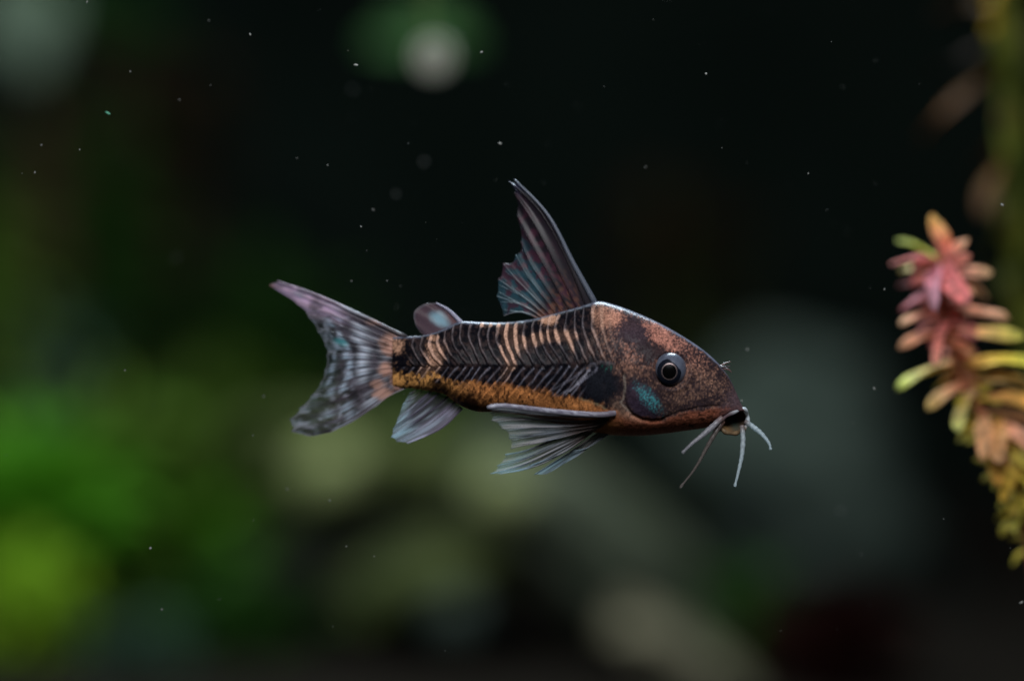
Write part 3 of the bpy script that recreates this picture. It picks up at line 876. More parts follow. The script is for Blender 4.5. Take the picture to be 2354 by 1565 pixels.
def build_fin(name, parent, rays, yfun, colfun, scallop=0.05, ray_r=(0.012, 0.004), spine=0.0, rays_drawn=None, ruffle=0.012, raycol=None, sub=9, nu=44):
    """Fin = membrane hung between bony rays. rays: list of pixel polylines root -> tip (same length);
    yfun(px, py, v, u) depth in cm; colfun(px, py, v, u) -> rgb (linear), density."""
    R = np.array(rays, float)                          # nr, k, 2
    nr, kk = R.shape[:2]
    u = np.linspace(0, 1, nu)
    RR = np.stack([crom(R[i], u * (kk - 1)) for i in range(nr)])      # nr, nu, 2
    nv = (nr - 1) * sub + 1
    vv = np.linspace(0, nr - 1, nv)
    G = crom(RR.reshape(nr, -1), vv).reshape(nv, nu, 2)
    # scalloped edge: the skin between two rays ends a little short
    f = vv - np.floor(vv)
    sc_ = scallop * np.abs(np.sin(math.pi * f)) ** 0.8 * (0.6 + 0.8 * vnoise(vv * 2.3, vv * 0, 4)) + 0.4 * scallop * vnoise(vv * 4.1, vv * 0, 6)
    G2 = np.empty_like(G)
    for i in range(nv):
        uu = u * (1 - sc_[i])
        for k in range(2):
            G2[i, :, k] = np.interp(uu, u, G[i, :, k])
    VV, UU = np.meshgrid(vv, u, indexing='ij')
    px, py = G2[..., 0].ravel(), G2[..., 1].ravel()
    v_, u_ = VV.ravel(), UU.ravel()
    y = yfun(px, py, v_ / (nr - 1), u_) + ruffle * (1 - np.cos(2 * math.pi * v_)) * u_
    k = (DIST + y) / DIST / PPU
    base = np.stack([(px - 1177) * k, y, (782.5 - py) * k], 1)
    col, den = colfun(px, py, v_ / (nr - 1), u_)
    col = np.clip(col, 0.003, 0.85)
    th = 0.007 * (1 - 0.6 * u_)
    A = base.copy(); A[:, 1] -= th
    B = base.copy(); B[:, 1] += th
    V = np.vstack([A, B]); N = len(base)
    F = []
    idx = lambda i, j: i * nu + j
    for i in range(nv - 1):
        for j in range(nu - 1):
            F.append((idx(i, j), idx(i + 1, j), idx(i + 1, j + 1), idx(i, j + 1)))
            F.append((N + idx(i, j), N + idx(i, j + 1), N + idx(i + 1, j + 1), N + idx(i + 1, j)))
    edge = [idx(0, j) for j in range(nu)] + [idx(i, nu - 1) for i in range(1, nv)] + [idx(nv - 1, j) for j in range(nu - 2, -1, -1)] + [idx(i, 0) for i in range(nv - 2, 0, -1)]
    for a, b in zip(edge, edge[1:] + edge[:1]):
        F.append((a, b, N + b, N + a))
    den = np.clip(den, 0, 1)
    den = 1 - np.sqrt(1 - np.clip(den, 0, 0.999))          # two faces in a row make the full density
    C4 = np.hstack([col, den[:, None]])
    fin = mesh_obj(name, V, F, FINM, parent, np.vstack([C4, C4]))
    # bony rays, each its own piece
    for r in range(nr):
        if rays_drawn is not None and r not in rays_drawn: continue
        q = RR[r]
        yy = yfun(q[:, 0], q[:, 1], np.full(nu, r / (nr - 1)), u)
        P = np.array([U(a, b, c) for a, b, c in zip(q[:, 0], q[:, 1], yy)])
        r0, r1 = ray_r
        if r == 0 and spine: r0, r1 = spine, spine * 0.35
        sv, sf = tube_geo(P[::2], lambda t: r0 + (r1 - r0) * t, 6, 22)
        tt = np.repeat(np.linspace(0, 1, 22), 6); vq = np.full(len(tt), float(r))
        if nu >= 40 and not (r == 0):
            for sgn in (-1, 1):                         # the ray forks towards its tip
                if not (0 <= r + 0.3 * sgn <= nr - 1): continue
                u1 = 0.42 + 0.12 * math.sin(r * 2.3 + sgn)
                ub = np.linspace(u1, 0.985, 16)
                vb = r + sgn * 0.30 * (ub - u1) / (1 - u1)
                gi = np.array([[np.interp(x, np.arange(nv) / sub, G2[:, int(q2 * (nu - 1)), k2]) for k2 in range(2)] for x, q2 in zip(vb, ub)])
                yb_ = yfun(gi[:, 0], gi[:, 1], vb / (nr - 1), ub) + ruffle * (1 - np.cos(2 * math.pi * vb)) * ub
                Pb = np.array([U(a1, b1, c1) for a1, b1, c1 in zip(gi[:, 0], gi[:, 1], yb_)])
                bv, bf = tube_geo(Pb[::3], lambda t: r1 * (1.5 - 0.9 * t), 5, 16)
                sf = list(sf) + [tuple(x + len(sv) for x in q3) for q3 in bf]
                sv = np.vstack([sv, bv]); tt = np.concatenate([tt, np.repeat(ub, 5)]); vq = np.concatenate([vq, np.repeat(vb, 5)])
        qq = crom(q, tt * (nu - 1))
        cc, dd = (raycol or colfun)(qq[:, 0], qq[:, 1], vq / (nr - 1), tt)
        mesh_obj('fin_spine' if (r == 0 and spine) else 'ray', sv, sf, RAYM, fin,
                 np.hstack([np.clip(cc, 0.003, 0.85), np.clip(dd + 0.15, 0, 1)[:, None]]))
    return fin


def mixc(A, c, m):
    return A * (1 - m[:, None]) + lin(c)[None, :] * m[:, None]


def full(px, c):
    return np.repeat(lin(c)[None, :], len(px), 0)


def dorsal_col(px, py, v, u):
    c = full(px, (36, 29, 36))
    teal = sstep(0.28, 0.5, v) * sstep(0.15, 0.4, u)
    c = mixc(c, (56, 92, 104), teal * (0.35 + 0.75 * fbm(px / 9, py / 15, 3)))
    blot = sstep(0.52, 0.62, fbm(px / 13, py / 13, 5)) * sstep(0.1, 0.3, v)
    c = mixc(c, (74, 40, 54), 0.85 * blot)
    c = mixc(c, (70, 72, 110), 0.5 * sstep(0.88, 0.97, u) * sstep(0.25, 0.05, v))
    brown = sstep(0.32, 0.08, u) * sstep(0.52, 0.66, fbm(px / 8, py / 6, 6)) * sstep(0.08, 0.2, v)
    c = mixc(c, (118, 76, 58), 0.7 * brown)
    c = mixc(c, (34, 27, 34), 0.75 * sstep(0.22, 0.06, v) * sstep(0.95, 0.6, u))
    d = 0.93 - 0.38 * teal * (1 - blot)
    return c, d


def dorsal_ray(px, py, v, u):
    c, d = dorsal_col(px, py, v, u)
    b = sstep(0.45, 0.9, v) * sstep(0.1, 0.35, u)
    c = mixc(c, (150, 160, 165), b * (0.25 + 0.6 * vnoise(u * 7, v * 30, 3)))
    c = c * (0.55 + 0.45 * sstep(0.3, 0.5, v))[:, None]
    c = mixc(c, (110, 118, 132), 0.75 * sstep(0.04, 0.0, v))
    return c, d * 0 + 0.9


def caudal_col(px, py, v, u):
    c = full(px, (84, 75, 84))
    c = mixc(c, (84, 100, 104), 0.6 * sstep(0.62, 0.95, u) * sstep(0.15, 0.35, v))
    c = mixc(c, (40, 34, 42), 0.85 * sstep(0.47, 0.58, fbm(px / 19, py / 15, 13)))
    c = mixc(c, (160, 160, 174), 0.75 * sstep(0.60, 0.70, fbm(px / 15, py / 9, 113)) * sstep(0.3, 0.5, u))
    c = mixc(c, (150, 150, 158), 0.6 * sstep(0.955, 0.99, np.maximum(u, v)))
    r = v * 14; f = np.abs(r - np.round(r)); row = np.round(r)
    j = vnoise(row * 4.3, row * 0, 17)
    cen = np.exp(-((v - 0.47) / 0.30) ** 2)
    for u0, wd, st in ((0.14, 0.05, 0.35), (0.31, 0.075, 1.0), (0.55, 0.055, 0.95), (0.78, 0.045, 0.8)):
        jj = vnoise(row * 4.3, row * 0 + u0 * 50, 18); j2 = vnoise(row * 7.7, row * 0 + u0 * 31, 29)
        s = np.exp(-((u - u0 - 0.20 * (jj - 0.5)) / (wd * (0.6 + 0.8 * j2))) ** 2) * sstep(0.48, 0.26, f) * sstep(0.30, 0.5, j2 + 0.22 * cen)
        c = mixc(c, (205, 210, 222) if u0 < 0.4 else (184, 196, 212), st * s * (0.6 + 0.4 * cen))
    # pale lilac upper lobe, salmon marks at the root
    up = sstep(0.24, 0.08, v)
    c = mixc(c, (196, 168, 190), up * sstep(0.30, 0.7, u) * (0.35 + 0.9 * sstep(0.40, 0.6, fbm(px / 22, py / 16, 19))))
    c = mixc(c, (150, 128, 146), 0.8 * up * sstep(0.8, 1.0, u))
    for cpt, rx, ry, w in ((z3(1190, 640), 24, 22, 1.0), (z3(1140, 850), 15, 15, 0.9), (z3(1240, 940), 13, 22, 0.95), (z3(1110, 1060), 20, 13, 0.8), (z3(1040, 450), 16, 7, .4), (z3(1080, 980), 16, 10, .6)):
        c = mixc(c, (205, 158, 140), w * ell(px, py, cpt, rx, ry, 0, 0.5, 0.3, 20, 9))
    c = mixc(c, (90, 66, 58), 0.8 * ell(px, py, z3(1140, 640), 9, 8, 0, 0.6, 0.3, 21))
    c = mixc(c, (24, 22, 28), 0.9 * ell(px, py, z3(1215, 790), 12, 16, 0, 0.5, 0.4, 22))
    c = mixc(c, (30, 26, 30), 0.9 * ell(px, py, z3(1330, 640), 18, 20, 0, 0.5, 0.3, 22))
    c = mixc(c, (84, 166, 172), 0.8 * ell(px, py, z3(755, 620), 14, 8, 20, 0.5, 0.3, 23))
    c = mixc(c, (120, 84, 62), 0.8 * ell(px, py, (619, 658), 9, 10, 0, 0.5, 0.2, 24))
    d = 0.90 - 0.50 * sstep(0.35, 0.85, u) * sstep(0.10, 0.3, v) * sstep(0.95, 0.6, v)
    return c, d


def caudal_ray(px, py, v, u):
    c, d = caudal_col(px, py, v, u)
    c = c * 1.0 + 0.006
    return c, np.clip(d + 0.15, 0, 0.9)


def anal_col(px, py, v, u):
    c = full(px, (96, 90, 108))
    c = mixc(c, (186, 212, 226), 0.9 * sstep(0.55, 0.9, u + 0.15 * (0.3 - v)))
    c = mixc(c, (34, 32, 34), 0.9 * sstep(0.42, 0.54, fbm(v * 16, u * 1.6, 33)) * sstep(0.8, 0.2, u) * sstep(0.10, 0.25, v))
    c = mixc(c, (190, 180, 205), 0.75 * sstep(0.28, 0.05, v) * (0.3 + 0.9 * fbm(v * 40, u * 2, 34)))
    c = mixc(c, (60, 54, 66), 0.6 * sstep(0.46, 0.58, fbm(v * 14, u * 2.0, 35)))
    c = mixc(c, (176, 184, 198), 0.55 * sstep(0.55, 0.66, fbm(v * 18, u * 1.2, 36)) * sstep(0.2, 0.5, u))
    c = mixc(c, (84, 92, 50), 0.5 * sstep(0.65, 0.9, v) * sstep(0.7, 0.3, u))
    d = 0.80 - 0.50 * sstep(0.55, 0.85, v) - 0.15 * sstep(0.6, 1, u)
    return c, d


def adipose_col(px, py, v, u):
    c = full(px, (92, 72, 80))
    c = mixc(c, (150, 180, 192), 0.95 * ell(px, py, z2(430, 240), 22, 14, 30, 0.6, 0.2, 41))
    c = mixc(c, (120, 84, 84), 0.7 * sstep(0.35, 0.05, v) * sstep(0.7, 0.2, u))
    c = mixc(c, (120, 120, 124), 0.6 * sstep(0.9, 1.0, u))
    return c, 0.88 - 0.3 * sstep(0.5, 1, v)


def paired_col(seed, tip=(160, 198, 216), dark=(40, 32, 34), n=9.0, root=(112, 84, 66)):
    def f(px, py, v, u):
        st = fbm(v * n * 1.7, u * 1.5, seed)
        c = full(px, (120, 128, 138))
        c = mixc(c, root, 0.8 * sstep(0.40, 0.05, u))
        c = mixc(c, tip, sstep(0.50, 0.92, u))
        c = mixc(c, dark, 0.92 * sstep(0.49, 0.57, st) * sstep(0.92, 0.42, u))
        c = mixc(c, (200, 196, 200), 0.70 * sstep(0.44, 0.34, st) * sstep(0.2, 0.4, u))
        return c, 0.84 - 0.48 * sstep(0.35, 1.0, u)
    return f


def far_pelvic_col(px, py, v, u):
    c = full(px, (128, 120, 118))
    c = mixc(c, (172, 198, 212), 0.9 * sstep(0.25, 0.6, u))
    c = mixc(c, (118, 134, 146), 0.6 * sstep(0.5, 0.6, fbm(v * 9, u * 1.5, 58)))
    return c, 0.82 - 0.15 * sstep(0.6, 1, u)


def catfish():
    root = tag(empty('catfish', U(1330, 1002, 0)),
               'mottled black and orange catfish with whiskers and forked tail swimming in mid-water', 'fish')
    skin = skin_material()
    build_body(root, skin)
    ay = lambda px, py, v, u: axis_y(px)

    D = [[(1367, 692), (1318, 606), (1259, 494), (1177, 407)], [(1348, 704), (1291, 572), (1235, 478), (1164, 411)],
         [(1328, 709), (1268, 590), (1223, 505), (1179, 438)], [(1310, 713), (1255, 618), (1217, 550), (1187, 492)],
         [(1294, 716), (1247, 648), (1217, 600), (1197, 552)], [(1280, 719), (1240, 670), (1210, 630), (1184, 583)],
         [(1267, 721), (1225, 681), (1190, 645), (1155, 604)], [(1256, 723), (1215, 692), (1180, 666), (1144, 640)],
         [(1247, 725), (1210, 706), (1175, 692), (1140, 680)], [(1239, 727), (1207, 719), (1182, 718), (1157, 726)]]
    D = [[(r[0][0] + 2, r[0][1] + 7)] + r[1:] for r in D]
    build_fin('dorsal_fin', root, D, lambda px, py, v, u: axis_y(px) + 0.16 * u * u, dorsal_col, 0.06, (0.013, 0.004), 0.034, raycol=dorsal_ray)

    A = [[(1060, 742), (1031, 713), (1001, 696)], [(1042, 752), (1010, 724), (975, 699)], [(1018, 764), (986, 737), (952, 717)],
         [(994, 775), (974, 760), (955, 745)], [(984, 779), (977, 772), (967, 765)]]
    build_fin('adipose_fin', root, A, lambda px, py, v, u: axis_y(px) + 0.05 * u, adipose_col, 0.0, (0.010, 0.004), 0.028, rays_drawn={0},
              raycol=lambda px, py, v, u: (full(px, (160, 158, 178)), u * 0 + 0.9))

    T = [[(935, 776), (811, 716), (725, 677), (633, 645)], [(925, 781), (815, 730), (722, 690), (615, 655)],
         [(918, 790), (820, 748), (750, 717), (682, 700)], [(912, 798), (820, 765), (760, 741), (709, 730)],
         [(908, 806), (820, 782), (770, 767), (730, 763)], [(906, 815), (830, 800), (785, 795), (746, 795)],
         [(905, 824), (830, 817), (785, 817), (750, 818)], [(905, 834), (830, 835), (785, 840), (746, 850)],
         [(906, 843), (830, 855), (780, 870), (735, 880)], [(908, 852), (830, 875), (770, 895), (714, 910)],
         [(911, 861), (835, 893), (765, 925), (687, 938)], [(915, 869), (840, 910), (765, 948), (663, 964)],
         [(920, 876), (850, 924), (772, 968), (668, 992)], [(926, 883), (862, 934), (788, 980), (709, 1004)],
         [(938, 889), (889, 913), (820, 961), (754, 997)]]
    build_fin('caudal_fin', root, T, lambda px, py, v, u: axis_y(px) + 0.04 * np.sin(v * 5.0) * u, caudal_col, 0.03, (0.011, 0.004), 0.026, raycol=caudal_ray)

    N = [[(1062, 938), (1012, 985), (935, 1020)], [(1046, 924), (985, 975), (910, 1016)], [(1030, 912), (970, 960), (897, 1006)],
         [(1010, 903), (960, 945), (903, 985)], [(995, 897), (955, 930), (913, 962)], [(978, 892), (950, 915), (925, 930)], [(964, 890), (951, 900), (940, 904)]]
    build_fin('anal_fin', root, N, lambda px, py, v, u: axis_y(px) - 0.06 * u, anal_col, 0.03, (0.012, 0.004), 0.018)

    far = [[(1385, 990), (1310, 1040), (1262, 1070), (1226, 1092)], [(1390, 992), (1322, 1045), (1282, 1070), (1255, 1090)],
           [(1395, 994), (1337, 1040), (1305, 1060), (1290, 1068)], [(1402, 994), (1356, 1026), (1332, 1034), (1318, 1034)]]
    build_fin('pelvic_fin', root, far, lambda px, py, v, u: -0.10 - 0.10 * u, far_pelvic_col, 0.03, (0.010, 0.003), 0.014)
    near = [[(1378, 978), (1290, 1004), (1212, 1034), (1158, 1045)], [(1374, 983), (1290, 1017), (1206, 1054), (1138, 1071)],
            [(1370, 987), (1287, 1029), (1200, 1069), (1122, 1090)], [(1366, 990), (1291, 1034), (1215, 1074), (1146, 1090)],
            [(1363, 992), (1296, 1039), (1236, 1070), (1180, 1085)], [(1361, 993), (1306, 1034), (1262, 1054), (1217, 1070)]]
    build_fin('pelvic_fin', root, near, lambda px, py, v, u: -0.26 - 0.20 * u + 0.05 * v, paired_col(56, n=8), 0.05, (0.011, 0.003), 0.016)
    pec = [[(1408, 950), (1330, 949), (1232, 940), (1155, 931), (1121, 937)], [(1404, 958), (1330, 958), (1225, 951), (1160, 945), (1123, 950)],
           [(1399, 965), (1320, 968), (1220, 963), (1160, 962), (1128, 966)], [(1394, 971), (1312, 979), (1232, 981), (1185, 983), (1152, 984)],
           [(1388, 976), (1306, 990), (1236, 999), (1195, 1004), (1168, 1007)], [(1382, 980), (1306, 1001), (1238, 1017), (1200, 1024), (1172, 1031)]]
    pc = paired_col(57, (150, 165, 176), (38, 28, 28), 10, (128, 88, 60))
    build_fin('pectoral_fin', root, pec, lambda px, py, v, u: -0.40 - 0.22 * u + 0.10 * v, pc, 0.05, (0.012, 0.004), 0.0, rays_drawn={1, 2, 3, 4, 5})

    # stout grooved pectoral spine
    P = [U(a, b, c) for a, b, c in ((1414, 949, -0.40), (1385, 953, -0.44), (1330, 951, -0.50), (1240, 942, -0.58), (1160, 933, -0.64), (1120, 936, -0.66))]
    sv, sf = tube_geo(P, lambda u: 0.034 * (1 - 0.30 * u) * (1 if u < 0.97 else 0.7), 12, 60)
    pxs = sv[:, 0] * PPU * DIST / (DIST + sv[:, 1]) + 1177
    ang = np.tile(np.arange(12), 60)
    c = full(pxs, (140, 138, 152))
    c = mixc(c, (84, 80, 98), 0.8 * ((ang % 6) < 2))
    c = mixc(c, (196, 200, 212), 0.5 * sstep(0.5, 0.7, vnoise(pxs / 9, ang * 1.0, 3)) + 0.3 * sstep(1180, 1125, pxs))
    c = mixc(c, (96, 88, 96), 0.7 * sstep(1330, 1400, pxs))
    spm, nt, b = new_mat('spine_bone')
    a = nt.nodes.new('ShaderNodeAttribute'); a.attribute_name = 'Col'
    nt.links.new(a.outputs['Color'], b.inputs['Base Color']); b.inputs['Roughness'].default_value = 0.35
    mesh_obj('pectoral_spine', sv, sf, spm, root, np.hstack([c, np.ones((len(c), 1))]))

    # eyes
    def cap(R, a0, a1, center, side, squash=1.0, n=40, m=18):
        V, F = [], []
        for i in range(m + 1):
            t = a0 + (a1 - a0) * i / m
            for k in range(n):
                p = 2 * math.pi * k / n
                V.append((center[0] + R * math.sin(t) * math.cos(p), center[1] + side * R * math.cos(t) * squash, center[2] + R * math.sin(t) * math.sin(p) * 1.05))
        for i in range(m):
            for k in range(n):
                a_ = i * n + k; b_ = i * n + (k + 1) % n
                F.append((a_, b_, b_ + n, a_ + n))
        return V, F

    def eye(side):
        ce = U(1540, 850, float(axis_y(1540)) + side * 0.325)
        m1, nt1, b1 = new_mat('eye_white')
        tc = nt1.nodes.new('ShaderNodeTexCoord'); nz = nt1.nodes.new('ShaderNodeTexNoise'); nz.inputs['Scale'].default_value = 22
        nt1.links.new(tc.outputs['Object'], nz.inputs['Vector'])
        rp = nt1.nodes.new('ShaderNodeValToRGB')
        rp.color_ramp.elements[0].color = (0.045, 0.052, 0.075, 1); rp.color_ramp.elements[1].color = (0.12, 0.14, 0.19, 1)
        nt1.links.new(nz.outputs['Fac'], rp.inputs['Fac']); nt1.links.new(rp.outputs['Color'], b1.inputs['Base Color'])
        b1.inputs['Roughness'].default_value = 0.3; b1.inputs['Specular IOR Level'].default_value = 0.25
        V, F = cap(0.172, 0.0, math.pi, ce, side, 0.95)
        e = mesh_obj('eye', V, F, m1, root)
        m2, nt2, b2 = new_mat('iris'); b2.inputs['Base Color'].default_value = (0.006, 0.008, 0.014, 1); b2.inputs['Roughness'].default_value = 0.3; b2.inputs['Specular IOR Level'].default_value = 0.08
        ci = (ce[0] - 0.014, ce[1] + side * 0.006, ce[2] - 0.016)
        V, F = cap(0.176, 0.0, 0.80, ci, side, 0.95); mesh_obj('iris', V, F, m2, e)
        m3, nt3, b3 = new_mat('copper_ring'); b3.inputs['Base Color'].default_value = (0.34, 0.26, 0.25, 1)
        b3.inputs['Metallic'].default_value = 0.6; b3.inputs['Roughness'].default_value = 0.4
        V, F = cap(0.179, 0.435, 0.472, ci, side, 0.95, 48, 4); mesh_obj('iris_ring', V, F, m3, e)
        m4, nt4, b4 = new_mat('pupil'); b4.inputs['Base Color'].default_value = (0.002, 0.002, 0.002, 1); b4.inputs['Roughness'].default_value = 0.3; b4.inputs['Specular IOR Level'].default_value = 0.05
        V, F = cap(0.1785, 0.0, 0.41, ci, side, 0.95); mesh_obj('pupil', V, F, m4, e)

    eye(-1); eye(1)

    # mouth: rolled lip round an open cavity, lower jaw
    lipm, nt, b = new_mat('lip_skin')
    a = nt.nodes.new('ShaderNodeAttribute'); a.attribute_name = 'Col'
    nt.links.new(a.outputs['Color'], b.inputs['Base Color']); b.inputs['Roughness'].default_value = 0.3
    ring = np.array([(1655, 975, -.24), (1666, 959, -.27), (1687, 947, -.25), (1708, 940, -.16), (1717, 952, -.06), (1718, 970, -.02),
                     (1712, 984, -.05), (1702, 991, -.12), (1690, 996, -.19), (1673, 995, -.23), (1660, 987, -.24)])
    n = 66
    t = np.linspace(0, len(ring), n, endpoint=False)
    Q = np.vstack([ring[-2:], ring, ring[:3]])
    C_ = crom(Q, t + 2)
    Cw = np.array([U(*q) for q in C_])
    cen = Cw.mean(0) + np.array([-0.02, 0.10, 0.04])
    V, F, colr = [], [], []
    ns_ = 10
    for i in range(n):
        T_ = Cw[(i + 1) % n] - Cw[i - 1]; T_ /= np.linalg.norm(T_)
        o_ = Cw[i] - Cw.mean(0); o_ -= T_ * o_.dot(T_); o_ /= np.linalg.norm(o_)
        b_ = np.cross(T_, o_)
        r = 0.022 + 0.005 * math.sin(i * 0.7)
        for k in range(ns_):
            an = 2 * math.pi * k / ns_
            V.append(Cw[i] + r * (math.cos(an) * o_ + math.sin(an) * b_))
            f = sstep(970, 990, np.array([C_[i][1]]))[0]
            g = vnoise(np.array([i * 0.6]), np.array([k * 0.5]), 3)[0]
            w_ = sstep(1672, 1705, np.array([C_[i][0]]))[0]
            colr.append((lin((84, 70, 74)) * (1 - w_) + lin((205, 216, 224)) * w_) * (1 - f) * (0.7 + 0.6 * g) + lin((108, 90, 68)) * f * (0.6 + 0.7 * g))
    for i in range(n):
        for k in range(ns_):
            a_ = i * ns_ + k; b2_ = i * ns_ + (k + 1) % ns_
            a2 = ((i + 1) % n) * ns_ + k; b3_ = ((i + 1) % n) * ns_ + (k + 1) % ns_
            F.append((a_, b2_, b3_, a2))
    lip = mesh_obj('lip', V, F, lipm, root, np.hstack([np.array(colr), np.ones((len(colr), 1))]))
    V, F, cl = [], [], []
    m_ = 8
    for j in range(m_ + 1):
        s = j / m_
        for i in range(n):
            p = Cw[i] * (1 - s) + cen * s
            p = p + np.array([-0.03, 0.10, 0.05]) * math.sin(s * math.pi / 2)
            V.append(p)
            q = C_[i] * (1 - s) + np.array([1688, 972, 0]) * s
            c0 = lin((72, 58, 46)); 
            tl = math.exp(-(((q[0] - 1692) / 9) ** 2 + ((q[1] - 974) / 14) ** 2)); am = math.exp(-(((q[0] - 1670) / 15) ** 2 + ((q[1] - 990) / 11) ** 2))
            c0 = c0 * (1 - tl) + lin((52, 96, 88)) * tl
            c0 = c0 * (1 - am) + lin((110, 86, 58)) * am
            cl.append(c0)
    for j in range(m_):
        for i in range(n):
            F.append((j * n + i, j * n + (i + 1) % n, (j + 1) * n + (i + 1) % n, (j + 1) * n + i))
    mesh_obj('mouth_cavity', V, F, lipm, lip, np.hstack([np.array(cl), np.ones((len(cl), 1))]))
    # fleshy corner of the jaw joining lip and cheek
    V, F, cl = [], [], []
    jc = np.array(U(1655, 975, 0.10))
    for j in range(17):
        th = math.pi * j / 16
        for i in range(28):
            ph = 2 * math.pi * i / 28
            d = np.array([math.sin(th) * math.cos(ph), math.sin(th) * math.sin(ph), math.cos(th)])
            V.append(jc + d * np.array([0.14, 0.15, 0.075]))
            g = vnoise(np.array([i * 0.7]), np.array([j * 0.7]), 9)[0]
            cl.append(lin((150, 98, 66)) * (0.6 + 0.7 * g))
    for j in range(16):
        for i in range(28):
            F.append((j * 28 + i, j * 28 + (i + 1) % 28, (j + 1) * 28 + (i + 1) % 28, (j + 1) * 28 + i))
    mesh_obj('lower_jaw', V, F, lipm, root, np.hstack([np.array(cl), np.ones((len(cl), 1))]))

    # whiskers
    bm = fin_material('whisker_skin', 0.3, 0.3)
    for pts, r0, r1, c0 in (
            ([(1712, 968, -.05), (1730, 980, -.06), (1750, 996, -.08), (1767, 1017, -.10), (1772, 1033, -.10)], 0.024, 0.010, (180, 194, 200)),
            ([(1706, 978, -.20), (1708, 1010, -.24), (1705, 1048, -.28), (1697, 1086, -.30), (1689, 1118, -.32)], 0.026, 0.010, (186, 200, 206)),
            ([(1660, 960, -.30), (1636, 982, -.36), (1614, 1001, -.40), (1590, 1020, -.43), (1568, 1041, -.45)], 0.030, 0.012, (160, 160, 168)),
            ([(1662, 968, -.26), (1644, 995, -.30), (1624, 1030, -.32), (1598, 1076, -.33), (1563, 1121, -.34)], 0.028, 0.008, (112, 104, 100))):
        P = [U(*q) for q in pts]
        def rr(u, r0=r0, r1=r1):
            bulb = 0.006 * math.exp(-((u - 0.97) / 0.03) ** 2)
            return (r0 * (1 - u) ** 1.1 + r1 * min(1, u * 3)) * (1 + 0.06 * math.sin(u * 60)) + bulb
        sv, sf = tube_geo(P, rr, 10, 60)
        uu = np.repeat(np.linspace(0, 1, 60), 10)
        g = vnoise(uu * 30, np.tile(np.arange(10), 60) * 0.8, 6)
        c = full(uu, c0) * (0.7 + 0.6 * g)[:, None]
        c = mixc(c, (120, 84, 74), 0.7 * sstep(0.2, 0.0, uu))
        mesh_obj('barbel', sv, sf, bm, root, np.hstack([c, (0.80 - 0.25 * uu)[:, None]]))

    # nostril flaps on the snout
    for k, (q, col) in enumerate((([(1655, 842, -.10), (1668, 835, -.10), (1680, 831, -.09)], (120, 96, 92)), ([(1658, 847, -.12), (1674, 849, -.12), (1682, 856, -.12)], (110, 84, 84)),
                                  ([(1656, 844, -.13), (1672, 843, -.13), (1679, 840, -.13)], (70, 62, 66)))):
        sv, sf = tube_geo([U(*p) for p in q], lambda u: 0.014 * (1 - 0.7 * u), 8, 12)
        mesh_obj('nostril_flap', sv, sf, bm, root, np.hstack([full(sv[:, 0], col), np.full((len(sv), 1), 0.9)]))
    return root


catfish()


# ------------------------------------------------------------------ specks adrift in the water
def speck_geo(r, seed, stretch=1.0, ang=0.0):
    rnd = random.Random(seed)
    V, F = [], []
    for j in range(7):
        th = math.pi * j / 6
        for i in range(8):
            ph = 2 * math.pi * i / 8
            q = r * rnd.uniform(0.7, 1.2)
            x, y, z = q * stretch * math.sin(th) * math.cos(ph), q * math.sin(th) * math.sin(ph), q * math.cos(th)
            V.append((x * math.cos(ang) - z * math.sin(ang), y, x * math.sin(ang) + z * math.cos(ang)))
    for j in range(6):
        for i in range(8):
            F.append((j * 8 + i, j * 8 + (i + 1) % 8, (j + 1) * 8 + (i + 1) % 8, (j + 1) * 8 + i))
    return np.array(V), F


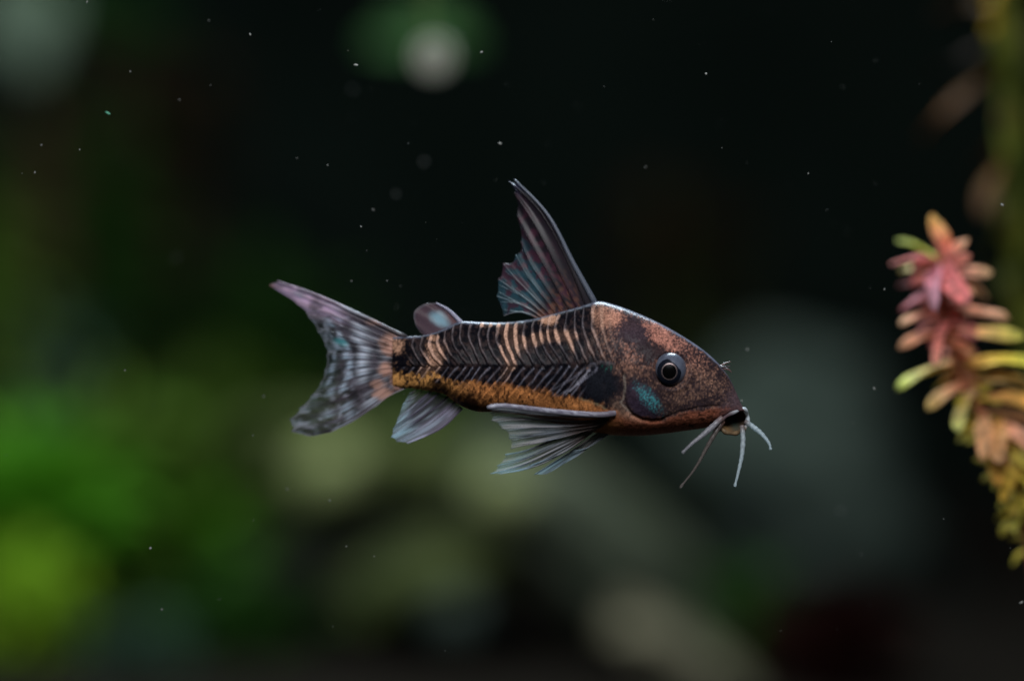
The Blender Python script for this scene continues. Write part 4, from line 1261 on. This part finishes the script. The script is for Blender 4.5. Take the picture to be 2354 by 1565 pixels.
speck_m = noise_mat('pale_debris', (0.16, 0.17, 0.16), (0.36, 0.37, 0.35), 20, 0.7, 0.0)
speck_g = noise_mat('green_debris', (0.08, 0.35, 0.22), (0.2, 0.6, 0.4), 20, 0.7, 0.0)
SP = [(818, 150, 5.5, .4), (1107, 120, 4.5, 0), (830, 521, 3.5, .2), (858, 482, 3.6, 0), (345, 1260, 4.6, .1), (808, 646, 3.6, .2),
      (2304, 471, 4.2, 0), (1718, 803, 4.2, .1), (683, 364, 3, .1), (753, 380, 3.4, 0), (1623, 170, 3.8, .2), (2010, 893, 3.4, .1), (890, 645, 2.8, .1),
      (1484, 384, 3.4, 0), (412, 230, 3.2, .2), (660, 1124, 3.2, .1), (758, 1150, 3.5, .3), (796, 1255, 3, .1), (372, 1400, 4, .2), (606, 911, 3.2, .1),
      (287, 851, 3, .1), (1858, 399, 3, 0), (80, 397, 3, .1), (95, 334, 3.2, .2), (183, 344, 3, .1), (299, 165, 3, .1), (480, 48, 3.2, .2), (575, 80, 3.4, .1),
      (860, 1278, 2.6, .1), (2033, 665, 3, .0), (1705, 921, 4.0, -.1), (200, 5, 3.4, .1)]
DIM = [(975, 372, 8, 3.0), (910, 446, 7, 2.4), (1932, 1173, 8, 2.6), (405, 593, 7, 3.2), (811, 206, 7, 3.4)]
for i, (a, b, r, y) in enumerate(SP):
    V, F = speck_geo(r / PPU * random.uniform(0.42, 0.62), i, random.choice((1, 1.1, 1.4, 2.0)), random.uniform(-1.5, 1.5))
    y = y + random.choice((0, 0, 0.2, 0.5, -0.6))
    o = mesh_obj('debris_speck', V, F, speck_m); o.location = U(a, b, y)
    tag(o, 'tiny pale speck drifting in the dark water around the catfish', 'speck', 'specks adrift in the water')
for i, (a, b, r, y) in enumerate(DIM):
    V, F = speck_geo(r / PPU * 0.36, 100 + i)
    o = mesh_obj('debris_speck', V, F, speck_m); o.location = U(a, b, y)
    tag(o, 'faint blurred grey speck drifting out of focus in the water', 'speck', 'blurred specks adrift in the water')
for (a, b, r, st, an, m, lb) in ((1149, 330, 4.0, 1.7, -0.3, speck_m, 'short white fleck drifting above the tip of the dorsal fin'),
                                 (247, 260, 3.2, 3.6, -0.5, speck_g, 'slender green fleck drifting in the dark upper water'),
                                 (2348, 1384, 3.6, 2.2, 0.7, speck_m, 'slanted pale fleck drifting below the pink-tipped stem plant')):
    V, F = speck_geo(r / PPU * 0.62, a, st, an)
    o = mesh_obj('debris_fleck', V, F, m); o.location = U(a, b, 0.2)
    tag(o, lb, 'fleck')
V, F, n0 = [], [], 0
for i in range(170):
    y = random.uniform(-1.0, 4.5)
    v, f = speck_geo(random.uniform(0.8, 1.7) / PPU * 0.62, 500 + i)
    V.append(v + np.array(U(random.uniform(-20, 2380), random.uniform(-20, 1590), y)))
    F += [tuple(x + n0 for x in q) for q in f]; n0 += len(v)
o = mesh_obj('fine_debris', np.vstack(V), F, speck_m)
tag(o, 'fine pale dust drifting through the dark water', 'debris', kind='stuff')
